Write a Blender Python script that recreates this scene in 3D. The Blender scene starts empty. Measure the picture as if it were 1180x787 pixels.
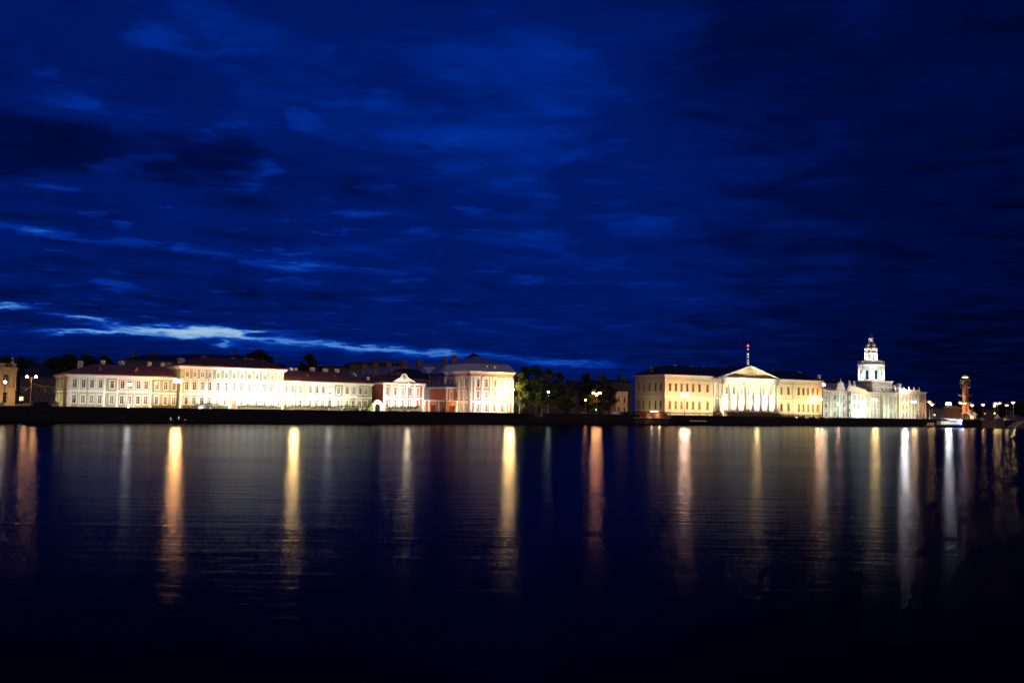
import bpy, math, random
from mathutils import Vector, Matrix
random.seed(7)
sc = bpy.context.scene
COL = sc.collection
PI = math.pi

# ------------------------------------------------------------------ camera
FPX, CX, CY = 1147.0, 590.0, 393.5
HC = 5.24
PITCH = math.atan(78.0 / FPX)
ROLL = 0.01755
Fw = Vector((0, math.cos(PITCH), math.sin(PITCH)))
R0 = Vector((1, 0, 0)); U0 = Vector((0, -math.sin(PITCH), math.cos(PITCH)))
Rc = R0 * math.cos(ROLL) + U0 * math.sin(ROLL)
Uc = -R0 * math.sin(ROLL) + U0 * math.cos(ROLL)
cam_d = bpy.data.cameras.new('camera'); cam = bpy.data.objects.new('camera', cam_d); COL.objects.link(cam)
M = Matrix.Identity(4)
for i, v in enumerate((Rc, Uc, -Fw)):
    for j in range(3): M[j][i] = v[j]
M.translation = Vector((0, 0, HC))
cam.matrix_world = M
cam_d.sensor_fit = 'HORIZONTAL'; cam_d.sensor_width = 36; cam_d.lens = 36 * FPX / 1180
cam_d.clip_start = 0.5; cam_d.clip_end = 20000
sc.camera = cam
ORG = Vector((0, 0, HC))
def ray(px, py): return Fw * FPX + Rc * (px - CX) - Uc * (py - CY)
def yh(px): return 471.5 + (px - 590) * ROLL
def at(px, py, Y):
    d = ray(px, py); return ORG + d * (Y / d.y)
def plan(px, s):
    p = at(px, yh(px), FPX / s); return Vector((p.x, p.y, 0))
G = 2.9      # street level
PT = 3.9     # parapet top

# ------------------------------------------------------------------ mesh builder
class MB:
    def __init__(self): self.v = []; self.f = []
    def add(self, vs, fs):
        b = len(self.v); self.v += [tuple(x) for x in vs]; self.f += [tuple(i + b for i in f) for f in fs]; return self
    def box(self, x0, x1, y0, y1, z0, z1):
        return self.add([(x0,y0,z0),(x1,y0,z0),(x1,y1,z0),(x0,y1,z0),(x0,y0,z1),(x1,y0,z1),(x1,y1,z1),(x0,y1,z1)],
                        [(0,3,2,1),(4,5,6,7),(0,1,5,4),(1,2,6,5),(2,3,7,6),(3,0,4,7)])
    def prism(self, pts, z0, z1):
        n = len(pts)
        return self.add([(p[0],p[1],z0) for p in pts] + [(p[0],p[1],z1) for p in pts],
                        [tuple(reversed(range(n))), tuple(range(n, 2*n))] + [(i,(i+1)%n,(i+1)%n+n,i+n) for i in range(n)])
    def prism_y(self, pts, y0, y1):   # polygon in x-z, extruded along y
        n = len(pts)
        return self.add([(p[0],y0,p[1]) for p in pts] + [(p[0],y1,p[1]) for p in pts],
                        [tuple(range(n)), tuple(reversed(range(n, 2*n)))] + [(i,i+n,(i+1)%n+n,(i+1)%n) for i in range(n)])
    def quad(self, a, b, c, d): return self.add([a,b,c,d], [(0,1,2,3)])
    def tri(self, a, b, c): return self.add([a,b,c], [(0,1,2)])
    def lathe(self, prof, n=16, c=(0,0), ph=0.0):
        vs = []; fs = []
        for r, z in prof:
            for k in range(n):
                a = ph + 2*PI*k/n; vs.append((c[0]+r*math.cos(a), c[1]+r*math.sin(a), z))
        for i in range(len(prof)-1):
            for k in range(n):
                k2 = (k+1) % n; fs.append((i*n+k, i*n+k2, (i+1)*n+k2, (i+1)*n+k))
        fs.append(tuple(reversed(range(n)))); fs.append(tuple(range((len(prof)-1)*n, len(prof)*n)))
        return self.add(vs, fs)
    def tube(self, pts, r, n=6, r2=None):
        pts = [Vector(p) for p in pts]; vs = []; fs = []; m = len(pts); r2 = r if r2 is None else r2
        for i, p in enumerate(pts):
            t = (pts[min(i+1,m-1)] - pts[max(i-1,0)]).normalized()
            a = t.cross(Vector((0,0,1)) if abs(t.z) < .9 else Vector((1,0,0))).normalized(); b = t.cross(a)
            rr = r + (r2-r)*i/max(m-1,1)
            for k in range(n):
                q = 2*PI*k/n; vs.append(p + (a*math.cos(q) + b*math.sin(q))*rr)
        for i in range(m-1):
            for k in range(n):
                k2 = (k+1) % n; fs.append((i*n+k, i*n+k2, (i+1)*n+k2, (i+1)*n+k))
        fs.append(tuple(reversed(range(n)))); fs.append(tuple(range((m-1)*n, m*n)))
        return self.add(vs, fs)
    def ball(self, c, r, n=12, m=8, sz=1.0):
        prof = [(max(r*math.sin(PI*i/m), 1e-3), c[2] - r*sz*math.cos(PI*i/m)) for i in range(m+1)]
        return self.lathe(prof, n, (c[0], c[1]))
    def mesh(self, name, mat, smooth=False):
        me = bpy.data.meshes.new(name); me.from_pydata(self.v, [], self.f)
        if mat: me.materials.append(mat)
        if smooth: me.polygons.foreach_set('use_smooth', [True]*len(me.polygons))
        me.update(); return me
    def build(self, name, mat, parent=None, smooth=False):
        o = bpy.data.objects.new(name, self.mesh(name, mat, smooth)); COL.objects.link(o)
        if parent: o.parent = parent
        return o
def tag(o, label, cat, group=None, kind=None):
    if label: o['label'] = label
    if cat: o['category'] = cat
    if group: o['group'] = group
    if kind: o['kind'] = kind
    return o
def empty(name, loc, rz, label, cat, group=None):
    o = bpy.data.objects.new(name, None); COL.objects.link(o); o.location = loc; o.rotation_euler = (0,0,rz)
    o.empty_display_size = .2
    return tag(o, label, cat, group)
def copy_tree(o, parent=None):
    c = o.copy(); COL.objects.link(c)
    if parent: c.parent = parent
    for ch in o.children: copy_tree(ch, c)
    return c
def bevel(o, w=.05, seg=1):
    m = o.modifiers.new('bevel', 'BEVEL'); m.width = w; m.segments = seg; return o

# ------------------------------------------------------------------ materials
def mat(name, col, rough=.8, var=.15, scale=.6, metal=0., emis=None, estr=0., bump=0., streak=False, spec=.3):
    m = bpy.data.materials.new(name); m.use_nodes = True; nt = m.node_tree; b = nt.nodes['Principled BSDF']
    b.inputs['Roughness'].default_value = rough; b.inputs['Metallic'].default_value = metal
    b.inputs['Specular IOR Level'].default_value = spec
    b.inputs['Base Color'].default_value = (*col, 1)
    if var:
        tc = nt.nodes.new('ShaderNodeTexCoord'); n = nt.nodes.new('ShaderNodeTexNoise'); n.inputs['Scale'].default_value = scale
        n.inputs['Detail'].default_value = 6; n.inputs['Roughness'].default_value = .65
        mp = nt.nodes.new('ShaderNodeMapping')
        if streak: mp.inputs['Scale'].default_value = (1, 1, .25)
        nt.links.new(tc.outputs['Object'], mp.inputs[0]); nt.links.new(mp.outputs[0], n.inputs['Vector'])
        r = nt.nodes.new('ShaderNodeMapRange'); r.inputs[1].default_value = .3; r.inputs[2].default_value = .7
        r.inputs[3].default_value = 1-var; r.inputs[4].default_value = 1+var*.6
        nt.links.new(n.outputs['Fac'], r.inputs[0])
        mx = nt.nodes.new('ShaderNodeMix'); mx.data_type = 'RGBA'; mx.blend_type = 'MULTIPLY'; mx.inputs[0].default_value = 1
        mx.inputs[6].default_value = (*col, 1); nt.links.new(r.outputs[0], mx.inputs[7]); nt.links.new(mx.outputs[2], b.inputs['Base Color'])
        if bump:
            bp = nt.nodes.new('ShaderNodeBump'); bp.inputs['Strength'].default_value = bump; bp.inputs['Distance'].default_value = .05
            nt.links.new(n.outputs['Fac'], bp.inputs['Height']); nt.links.new(bp.outputs[0], b.inputs['Normal'])
    if emis:
        b.inputs['Emission Color'].default_value = (*emis, 1); b.inputs['Emission Strength'].default_value = estr
    return m
def seam_roof(name, col, step=.7, rough=.45):
    m = mat(name, col, rough, .25, .5)
    nt = m.node_tree; b = nt.nodes['Principled BSDF']
    tc = nt.nodes.new('ShaderNodeTexCoord'); w = nt.nodes.new('ShaderNodeTexWave'); w.inputs['Scale'].default_value = .314/step*PI/2
    w.bands_direction = 'X'; w.wave_profile = 'SAW'
    nt.links.new(tc.outputs['Object'], w.inputs['Vector'])
    bp = nt.nodes.new('ShaderNodeBump'); bp.inputs['Strength'].default_value = .5; bp.inputs['Distance'].default_value = .05
    nt.links.new(w.outputs['Fac'], bp.inputs['Height']); nt.links.new(bp.outputs[0], b.inputs['Normal'])
    return m
def granite(name, col):
    m = mat(name, col, .75, .3, 1.2)
    nt = m.node_tree; b = nt.nodes['Principled BSDF']
    tc = nt.nodes.new('ShaderNodeTexCoord'); uvm = nt.nodes.new('ShaderNodeSeparateXYZ'); nt.links.new(tc.outputs['Object'], uvm.inputs[0])
    cb = nt.nodes.new('ShaderNodeCombineXYZ'); nt.links.new(uvm.outputs[0], cb.inputs[0]); nt.links.new(uvm.outputs[2], cb.inputs[1])
    br = nt.nodes.new('ShaderNodeTexBrick'); br.inputs['Scale'].default_value = 1; br.inputs['Brick Width'].default_value = 1.8; br.inputs['Row Height'].default_value = .6
    br.inputs['Mortar Size'].default_value = .03; br.inputs['Color1'].default_value = (1,1,1,1); br.inputs['Color2'].default_value = (.7,.7,.7,1); br.inputs['Mortar'].default_value = (.3,.3,.3,1)
    nt.links.new(cb.outputs[0], br.inputs['Vector'])
    src = b.inputs['Base Color'].links[0].from_socket
    mx = nt.nodes.new('ShaderNodeMix'); mx.data_type = 'RGBA'; mx.blend_type = 'MULTIPLY'; mx.inputs[0].default_value = 1
    nt.links.new(src, mx.inputs[6]); nt.links.new(br.outputs['Color'], mx.inputs[7]); nt.links.new(mx.outputs[2], b.inputs['Base Color'])
    return m
MT = dict(
    green=mat('sage_green_stucco', (.29,.34,.22), .85, .15, .5, streak=True),
    pink=mat('red_stucco', (.50,.13,.08), .85, .15, .5, streak=True),
    rose=mat('brick_rose_stucco', (.56,.23,.18), .85, .15, .5, streak=True),
    ochre=mat('ochre_stucco', (.67,.54,.31), .85, .12, .4, streak=True),
    sand=mat('sand_stucco', (.55,.40,.22), .85, .12, .4, streak=True),
    teal=mat('teal_stucco', (.34,.47,.42), .85, .12, .5, streak=True),
    grey=mat('grey_stucco', (.34,.33,.30), .85, .15, .5, streak=True),
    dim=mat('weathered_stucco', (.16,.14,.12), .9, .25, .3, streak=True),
    white=mat('white_trim', (.72,.70,.64), .7, .08, .8),
    white2=mat('white_sash', (.70,.68,.62), .6, 0),
    redroof=seam_roof('red_sheet_roof', (.24,.12,.09), .8, .8),
    darkroof=seam_roof('dark_sheet_roof', (.20,.09,.07), .8, .8),
    blueroof=seam_roof('grey_sheet_roof', (.26,.27,.31), .8, .5),
    blackroof=seam_roof('slate_roof', (.03,.032,.04), .8, .6),
    palechim=mat('pale_chimney_render', (.78,.75,.62), .85, .2, .8),
    brick=mat('chimney_brick', (.5,.17,.10), .85, .25, 1.),
    granite=granite('embankment_granite', (.045,.037,.03)),
    granite2=granite('pink_granite', (.30,.20,.13)),
    asphalt=mat('asphalt', (.05,.05,.05), .85, .2, .2),
    paving=mat('paving', (.18,.17,.16), .85, .2, .4),
    earth=mat('city_ground', (.06,.06,.05), .9, .3, .05),
    curtain=mat('curtained_glass', (.09,.08,.07), .3, .3, 3., spec=.5), curtain2=mat('grey_blind_glass', (.05,.05,.05), .3, .2, 3., spec=.5),
    glass=mat('window_glass', (.02,.02,.022), .12, 0, spec=.6),
    black=mat('black_iron', (.02,.02,.02), .5, 0),
    steel=mat('painted_steel', (.25,.25,.24), .5, .1),
    leaf=mat('leaf', (.055,.09,.025), .7, .35, 1.5),
    leaf2=mat('leaf_dark', (.035,.055,.02), .7, .35, 1.5),
    hedge=mat('hedge_leaf', (.07,.11,.03), .8, .35, 2.),
    bark=mat('bark', (.07,.05,.035), .9, .3, 2.),
    terracotta=mat('terracotta_stucco', (.50,.17,.10), .8, .15, .5),
    hull_dark=mat('dark_hull_paint', (.02,.022,.03), .4, .1),
    hull_white=mat('white_hull_paint', (.7,.7,.7), .4, .05),
    wood=mat('pier_timber', (.16,.10,.06), .8, .25, 1.),
    copper=mat('green_copper', (.10,.20,.17), .6, .2, 1.),
    domegrey=mat('dome_lead', (.16,.14,.11), .5, .2, .8),
    skin=mat('skin', (.45,.28,.2), .6, 0), hair=mat('brown_hair', (.04,.025,.015), .7, 0),
    cloth_white=mat('white_cloth', (.7,.7,.7), .9, 0), cloth_pink=mat('pink_cloth', (.6,.3,.3), .9, 0),
    cloth_dark=mat('dark_cloth', (.03,.03,.04), .9, 0), jeans=mat('blue_denim', (.05,.07,.14), .9, 0),
    car_dark=mat('dark_car_paint', (.03,.03,.035), .25, 0, spec=.6), car_white=mat('white_car_paint', (.7,.7,.72), .25, 0),
    car_red=mat('red_car_paint', (.3,.02,.02), .25, 0), tyre=mat('tyre_rubber', (.02,.02,.02), .9, 0),
    amberstone=mat('amber_stone', (.42,.24,.10), .85, .2, .8), litslope=mat('lit_slope_tone', (.55,.55,.57), .6, .15, .5),  # second tone: roof sheet made paler to carry light on the slope
    redstone=mat('orange_red_stone', (.62,.22,.10), .8, .2, .6),
    glare_cone=mat('amber_glare_tone', (.8,.33,.08), .6, 0),  # colour of the added cones that stand for orange lamp glare
    canvas=mat('white_canvas', (.7,.7,.68), .8, 0),
)
def emat(name, col, s):
    return mat(name, (.8,.8,.8), .5, 0, emis=col, estr=s)
ORANGE=(1,.42,.13); YEL=(1,.58,.17); WARM=(1,.72,.38); WHITE=(1,.93,.82); COOL=(.85,.95,1)

# ------------------------------------------------------------------ quay line
QK = [(-160,5.0),(-60,4.72),(77,4.35),(205,4.05),(428,3.52),(545,3.22),(700,2.8),(885,2.46),(1056,2.15),(1150,2.04),(1260,1.92)]
def qs(px):
    for (a,sa),(b,sb) in zip(QK, QK[1:]):
        if px <= b or b == QK[-1][0]: return sa + (sb-sa)*(px-a)/(b-a)
QP = [plan(p, s) for p, s in QK]
def qnorm(i):
    a = QP[max(i-1,0)]; b = QP[min(i+1,len(QP)-1)]; t = (b-a).normalized(); return Vector((-t.y, t.x, 0))  # inland
def ribbon(name, d0, d1, z0, z1, m, **k):
    mb = MB(); n = len(QP); vs = []
    for i, p in enumerate(QP):
        a = p + qnorm(i)*d0; b = p + qnorm(i)*d1
        vs += [(a.x,a.y,z0),(b.x,b.y,z0),(b.x,b.y,z1),(a.x,a.y,z1)]
    fs = []
    for i in range(n-1):
        for k_ in range(4):
            k2 = (k_+1) % 4; fs.append((i*4+k_, i*4+k2, i*4+4+k2, i*4+4+k_))
    fs += [(3,2,1,0), tuple(n*4-4+k_ for k_ in range(4))]
    mb.add(vs, fs); return mb.build(name, m, **k)

# ------------------------------------------------------------------ setting
w = MB().quad((-6000,-400,0),(6000,-400,0),(6000,9000,0),(-6000,9000,0)).build('water', None); tag(w, 'dark river with long lamp reflections', None, kind='structure')
gm = MB()
far = [Vector((5500,3000,0)), Vector((5500,8500,0)), Vector((-5500,8500,0)), Vector((-5500,-300,0))]
ext = [QP[0] + (QP[0]-QP[1]).normalized()*900] + [p + qnorm(i)*.6 for i, p in enumerate(QP)] + [QP[-1] + Vector((900,220,0))]
pts = ext + far
gm.add([(p.x,p.y,G-.02) for p in pts], [tuple(range(len(pts)))])
tag(gm.build('ground', MT['earth']), 'dark city ground behind the embankment', None, kind='structure')
tag(ribbon('pavement', .8, 4.5, G-.3, G+.12, MT['paving']), 'riverside pavement behind the parapet', None, kind='structure')
tag(ribbon('road', 4.51, 14, G-.3, G+.004, MT['asphalt']), 'asphalt embankment road', None, kind='structure')
mk = ribbon('road_marking', 9.15, 9.3, G-.2, G+.008, MT['white']); tag(mk, 'white centre line of the embankment road', None, kind='structure')
qroot = empty('embankment_wall', (0,0,0), 0, 'dark granite embankment wall with parapet along the far bank', 'wall')
ribbon('retaining_wall', 0, .8, -3, G+.02, MT['granite'], parent=qroot)
ribbon('parapet', .12, .55, G+.02, PT-.14, MT['granite'], parent=qroot)
ribbon('coping', .04, .63, PT-.14, PT, MT['granite'], parent=qroot)
ribbon('base_course', -.25, -.002, -3, .35, MT['granite'], parent=qroot)

# ------------------------------------------------------------------ facade frame
class Frame:
    def __init__(s, pa, pb):
        s.o = pa.copy(); d = pb - pa; s.L = d.length; s.t = d.normalized(); s.n = Vector((-s.t.y, s.t.x, 0)); s.rz = math.atan2(d.y, d.x)
    @classmethod
    def px(c, p0, s0, p1, s1): return c(plan(p0, s0), plan(p1, s1))
    def hit(s, px, py, y=0.):
        d = ray(px, py); o = s.o + s.n*y
        k = (o - ORG).dot(s.n)/d.dot(s.n); p = ORG + d*k
        return (p - s.o).dot(s.t), p.z
    def u(s, px, y=0.): return s.hit(px, yh(px)-10, y)[0]
    def z(s, px, py, y=0.): return s.hit(px, py, y)[1]
    def w(s, u, y, z=0.): p = s.o + s.t*u + s.n*y; return Vector((p.x, p.y, z))
    def root(s, name, label, cat, group=None): return empty(name, (s.o.x, s.o.y, 0), s.rz, label, cat, group)

def panel(mb, O, ux, wdt, z0, z1, holes, dep=.35):
    """wall skin in plane through O along ux (2D), with openings; reveals go inwards."""
    ux = Vector((ux[0], ux[1], 0)).normalized(); inn = Vector((-ux.y, ux.x, 0)); O = Vector((O[0], O[1], 0))
    holes = [h for h in holes if h[1] > 0 and h[0] < wdt]
    xs = sorted({0, wdt, *[h[0] for h in holes], *[h[1] for h in holes]}); zs = sorted({z0, z1, *[h[2] for h in holes], *[h[3] for h in holes]})
    P = lambda a, z, d=0: tuple(O + ux*a + inn*d + Vector((0,0,z)))
    for i in range(len(xs)-1):
        for j in range(len(zs)-1):
            cx, cz = (xs[i]+xs[i+1])/2, (zs[j]+zs[j+1])/2
            if any(h[0] < cx < h[1] and h[2] < cz < h[3] for h in holes): continue
            mb.quad(P(xs[i],zs[j]), P(xs[i+1],zs[j]), P(xs[i+1],zs[j+1]), P(xs[i],zs[j+1]))
    for a, b, c, d in holes:
        mb.quad(P(a,c), P(b,c), P(b,c,dep), P(a,c,dep)); mb.quad(P(a,d,dep), P(b,d,dep), P(b,d), P(a,d))
        mb.quad(P(a,c), P(a,c,dep), P(a,d,dep), P(a,d)); mb.quad(P(b,c,dep), P(b,c), P(b,d), P(b,d,dep))

_wc = {}
WR = random.Random(5)
def window(root, O, ux, uc, z0, w_, h_, style='plain', tm='white', glass='glass', label=None):
    """a window part (surround, sash bars) with its pane as sub-part; local x along the wall, y inwards."""
    key = (round(w_,2), round(h_,2), style, tm, glass)
    if key not in _wc:
        mb = MB(); hw = w_/2; t = .26 if style != 'slim' else .1
        mb.box(-hw-t, -hw, -.1, .04, -t, h_+t); mb.box(hw, hw+t, -.1, .04, -t, h_+t)
        mb.box(-hw, hw, -.1, .04, h_, h_+t); mb.box(-hw-.001-t*.3, hw+t*.3, -.18, .04, -t-.1, -t+.02 if style != 'slim' else 0)
        mb.box(-hw, hw, -.095, .04, -t+.03, 0)
        if style == 'hood': mb.box(-hw-t-.15, hw+t+.15, -.3, .04, h_+t+.12, h_+t+.3)
        if style == 'arch':
            p = [(math.cos(a)*(hw+t+.1), h_+t+math.sin(a)*(hw+t)*.75) for a in [PI*k/8 for k in range(9)]]
            q = [(math.cos(a)*(hw-.05), h_+t+math.sin(a)*(hw)*.6) for a in [PI*k/8 for k in range(9)]]
            for k in range(8): mb.prism_y([q[k], p[k], p[k+1], q[k+1]], -.16, .04)
        if style == 'gable': mb.prism_y([(-hw-t-.15, h_+t+.02), (hw+t+.15, h_+t+.02), (0, h_+t+.62)], -.28, .04)
        # sash bars
        mb.box(-.06, .06, .2, .28, 0, h_); mb.box(-hw, hw, .2, .28, h_*.66, h_*.66+.11)
        mb.box(-hw, hw, .2, .28, h_*.33, h_*.33+.06)
        mb.box(-hw, -hw+.09, .2, .28, 0, h_); mb.box(hw-.09, hw, .2, .28, 0, h_)
        pm = MB().quad((-hw,.32,0),(hw,.32,0),(hw,.32,h_),(-hw,.32,h_))
        _wc[key] = (mb.mesh('window', MT[tm]), pm.mesh('pane', MT[glass]))
    a, b = _wc[key]
    o = bpy.data.objects.new('window', a); COL.objects.link(o); o.parent = root
    o.location = (O[0] + ux[0]*uc, O[1] + ux[1]*uc, z0); o.rotation_euler = (0,0,math.atan2(ux[1], ux[0]))
    if label: o['label'] = label
    g = bpy.data.objects.new('pane', b); COL.objects.link(g); g.parent = o
    return o
def win_row(root, holes, O, ux, ucs, z0, z1, w_, style='plain', tm='white', glass='glass'):
    for u in ucs:
        g_ = WR.choice(('glass','glass','glass','curtain2','curtain')) if glass == 'glass' else glass
        holes.append((u-w_/2, u+w_/2, z0, z1)); window(root, O, ux, u, z0, w_, z1-z0, style, tm, g_)
def hip_roof(x0, x1, y0, y1, z0, z1, ix0, ix1, iy=None):
    """hipped roof solid; ridge inset ix0 / ix1 from the ends."""
    ym = (y0+y1)/2; mb = MB(); t = .25
    vs = [(x0,y0,z0),(x1,y0,z0),(x1,y1,z0),(x0,y1,z0),(x0,y0,z0+t),(x1,y0,z0+t),(x1,y1,z0+t),(x0,y1,z0+t),(x0+ix0,ym,z1),(x1-ix1,ym,z1)]
    mb.add(vs, [(0,3,2,1),(0,1,5,4),(1,2,6,5),(2,3,7,6),(3,0,4,7),(4,5,9,8),(5,6,9),(6,7,8,9),(7,4,8)])
    return mb
def mansard(x0, x1, y0, y1, z0, zm, z1, i1, ix0, ix1):
    ym = (y0+y1)/2; mb = MB()
    vs = [(x0,y0,z0),(x1,y0,z0),(x1,y1,z0),(x0,y1,z0),(x0+i1,y0+i1,zm),(x1-i1,y0+i1,zm),(x1-i1,y1-i1,zm),(x0+i1,y1-i1,zm),(x0+ix0,ym,z1),(x1-ix1,ym,z1)]
    mb.add(vs, [(0,3,2,1),(0,1,5,4),(1,2,6,5),(2,3,7,6),(3,0,4,7),(4,5,9,8),(5,6,9),(6,7,8,9),(7,4,8)])
    return mb
def chimney(parent, x, y, z0, z1, w_=1.2, d_=.8, m='palechim'):
    mb = MB().box(x-w_/2, x+w_/2, y-d_/2, y+d_/2, z0, z1-.25); mb.box(x-w_/2-.1, x+w_/2+.1, y-d_/2-.1, y+d_/2+.1, z1-.25, z1-.05)
    mb.box(x-w_/4, x+w_/4, y-d_/4, y+d_/4, z1-.05, z1+.15)
    return mb.build('chimney', MT[m], parent)
def cornice(L, D, z0, z1, out=.5, x0=0., y0=0.):
    mb = MB(); h = z1-z0
    for k, (a, b, o) in enumerate(((0,.4,.35),(.4,.7,.7),(.7,1,1))):
        o *= out; e = .002*k
        mb.box(x0-o, x0+L+o, y0-o, y0+D+o, z0+h*a+e, z0+h*b)
    return mb
def pilaster(root, x, z0, z1, w_=.6, y=0., out=.18, m='white', cap=True):
    mb = MB().box(x-w_/2, x+w_/2, y-out, y+.02, z0, z1)
    if cap:
        mb.box(x-w_/2-.1, x+w_/2+.1, y-out-.1, y+.021, z1-.35, z1-.003); mb.box(x-w_/2-.08, x+w_/2+.08, y-out-.08, y+.021, z0+.003, z0+.5)
    return mb.build('pilaster', MT[m], root)
def drainpipe(root, x, z0, z1, y=-.15):
    return MB().tube([(x,y,z0),(x,y,z1)], .09).build('drainpipe', MT['grey'], root)

# ------------------------------------------------------------------ floodlights and lamps
def light(kind, parent, energy, col, size=.5, spot=None, blend=.8):
    d = bpy.data.lights.new('light', kind); d.energy = energy; d.color = col
    if kind == 'AREA': d.shape = 'RECTANGLE'; d.size = size; d.size_y = .5
    else: d.shadow_soft_size = size
    if kind == 'SPOT': d.spot_size = spot or math.radians(120); d.spot_blend = blend
    o = bpy.data.objects.new('light', d); COL.objects.link(o); o.parent = parent
    return o
FK = 1.0
_fl = {}
def flood(pos, target, power, col, label, spot=120, group='ground floodlights in front of the palaces'):
    """a small yoke-mounted floodlight aimed at target, with its lamp."""
    pos = Vector(pos); d = (Vector(target) - pos)
    r = empty('floodlight', pos, math.atan2(d.y, d.x) - PI/2, label, 'floodlight', group)
    el = math.atan2(d.z, math.hypot(d.x, d.y))
    if 'h' not in _fl:
        mb = MB().box(-.35,.35,-.3,-.02,-.25,.25); _fl['h'] = mb.mesh('housing', MT['black'])
        _fl['y'] = MB().box(-.42,-.37,-.2,-.1,-.5,.05).box(.37,.42,-.2,-.1,-.5,.05).box(-.42,.42,-.2,-.1,-.55,-.5).mesh('yoke', MT['black'])
    h = bpy.data.objects.new('housing', _fl['h']); COL.objects.link(h); h.parent = r; h.rotation_euler = (el,0,0)
    y = bpy.data.objects.new('yoke', _fl['y']); COL.objects.link(y); y.parent = r
    key = tuple(col)
    if key not in _fl: _fl[key] = MB().box(-.3,.3,-.018,.0,-.2,.2).mesh('lens', emat('flood_lens', col, 12))
    l = bpy.data.objects.new('lens', _fl[key]); COL.objects.link(l); l.parent = h
    L = light('SPOT', h, power*FK, col, .25, math.radians(spot), .9)
    L.rotation_euler = (math.radians(90), 0, 0); L.location = (0,.06,0)
    return r
def street_lamp(px, py, col, power, label, heads=1, s=None, spread=1.6, r=.34, group='lit street lamps along the embankment', tall=None, pole=True, poled='steel', glare_cone=False):
    s = min(s or 99, qs(px)*.988)
    p = at(px, py, FPX/s); zt = p.z
    root = empty('street_lamp', (p.x, p.y, G+.12), 0, label, 'street lamp', group)
    h = zt - G - .12
    mb = MB().lathe([(.24,0),(.24,.5),(.13,.6),(.12,.9),(.08,h-.25),(.08,h-.1)], 10)
    mb.build('pole', MT[poled], root)
    xs = [0] if heads == 1 else [-spread/2, spread/2] if heads == 2 else [-spread/2, 0, spread/2]
    em = emat('lamp_glow', col, 1.15*power/(4*PI*PI*r*r))
    if heads > 1:
        arm = MB()
        for x in xs:
            if abs(x) > .01: arm.tube([(0,0,h-.8),(x*.5,0,h-.55),(x,0,h-.35)], .05)
        arm.build('arm', MT[poled], root)
    for k, x in enumerate(xs):
        dz = -.7 if (heads == 3 and k == 1) else 0
        g = MB().ball((x,-.0,h+dz), r, 14, 10, .9).build('globe', em, root, True)
        MB().lathe([(r*.35,h+dz-r*.9-.18),(r*.6,h+dz-r*.86)], 10, (x,0)).build('socket', MT[poled], g)
        MB().lathe([(r*.5,h+dz+r*.84),(.04,h+dz+r*.9+.2)], 10, (x,0)).build('finial', MT[poled], g)
        if glare_cone: MB().lathe([(r*2.3,h+dz-r*.1),(r*2.1,h+dz+r*.8),(r*.5,h+dz+r*1.6)], 14, (x,0)).build('glare_cone', MT['glare_cone'], g)  # oversized cone added over the globe to imitate its orange glare
    return root

W_AN, W_RO, W_B, W_P, W_K, SKY0 = -.2, .19, .03, 2., .54, .28
# ================================================================== A / B / C : green palace row
def side_windows(root, holes, F, depth, rows, n, w_=1.1, style='plain', tm='white'):
    O = (0, depth); ux = (0, -1)   # left side wall, seen from outside runs towards the river
    for z0, z1 in rows:
        win_row(root, holes, O, ux, [depth*(k+.5)/n for k in range(n)], z0, z1, w_, style, tm)
    return O, ux
def body(root, F, L, D, zc, fh, sh=None, m='green', zb=G-.3, name='wall', dep=.35, y0=0., x0=0.):
    mb = MB(); panel(mb, (x0,y0), (1,0), L, zb, zc, fh, dep)
    panel(mb, (x0,y0+D), (0,-1), D, zb, zc, sh or [], dep)
    mb.quad((x0+L,y0,zb),(x0+L,y0+D,zb),(x0+L,y0+D,zc),(x0+L,y0,zc)); mb.quad((x0+L,y0+D,zb),(x0,y0+D,zb),(x0,y0+D,zc),(x0+L,y0+D,zc))
    mb.quad((x0,y0,zc),(x0+L,y0,zc),(x0+L,y0+D,zc),(x0,y0+D,zc))
    return mb.build(name, MT[m], root)

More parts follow.
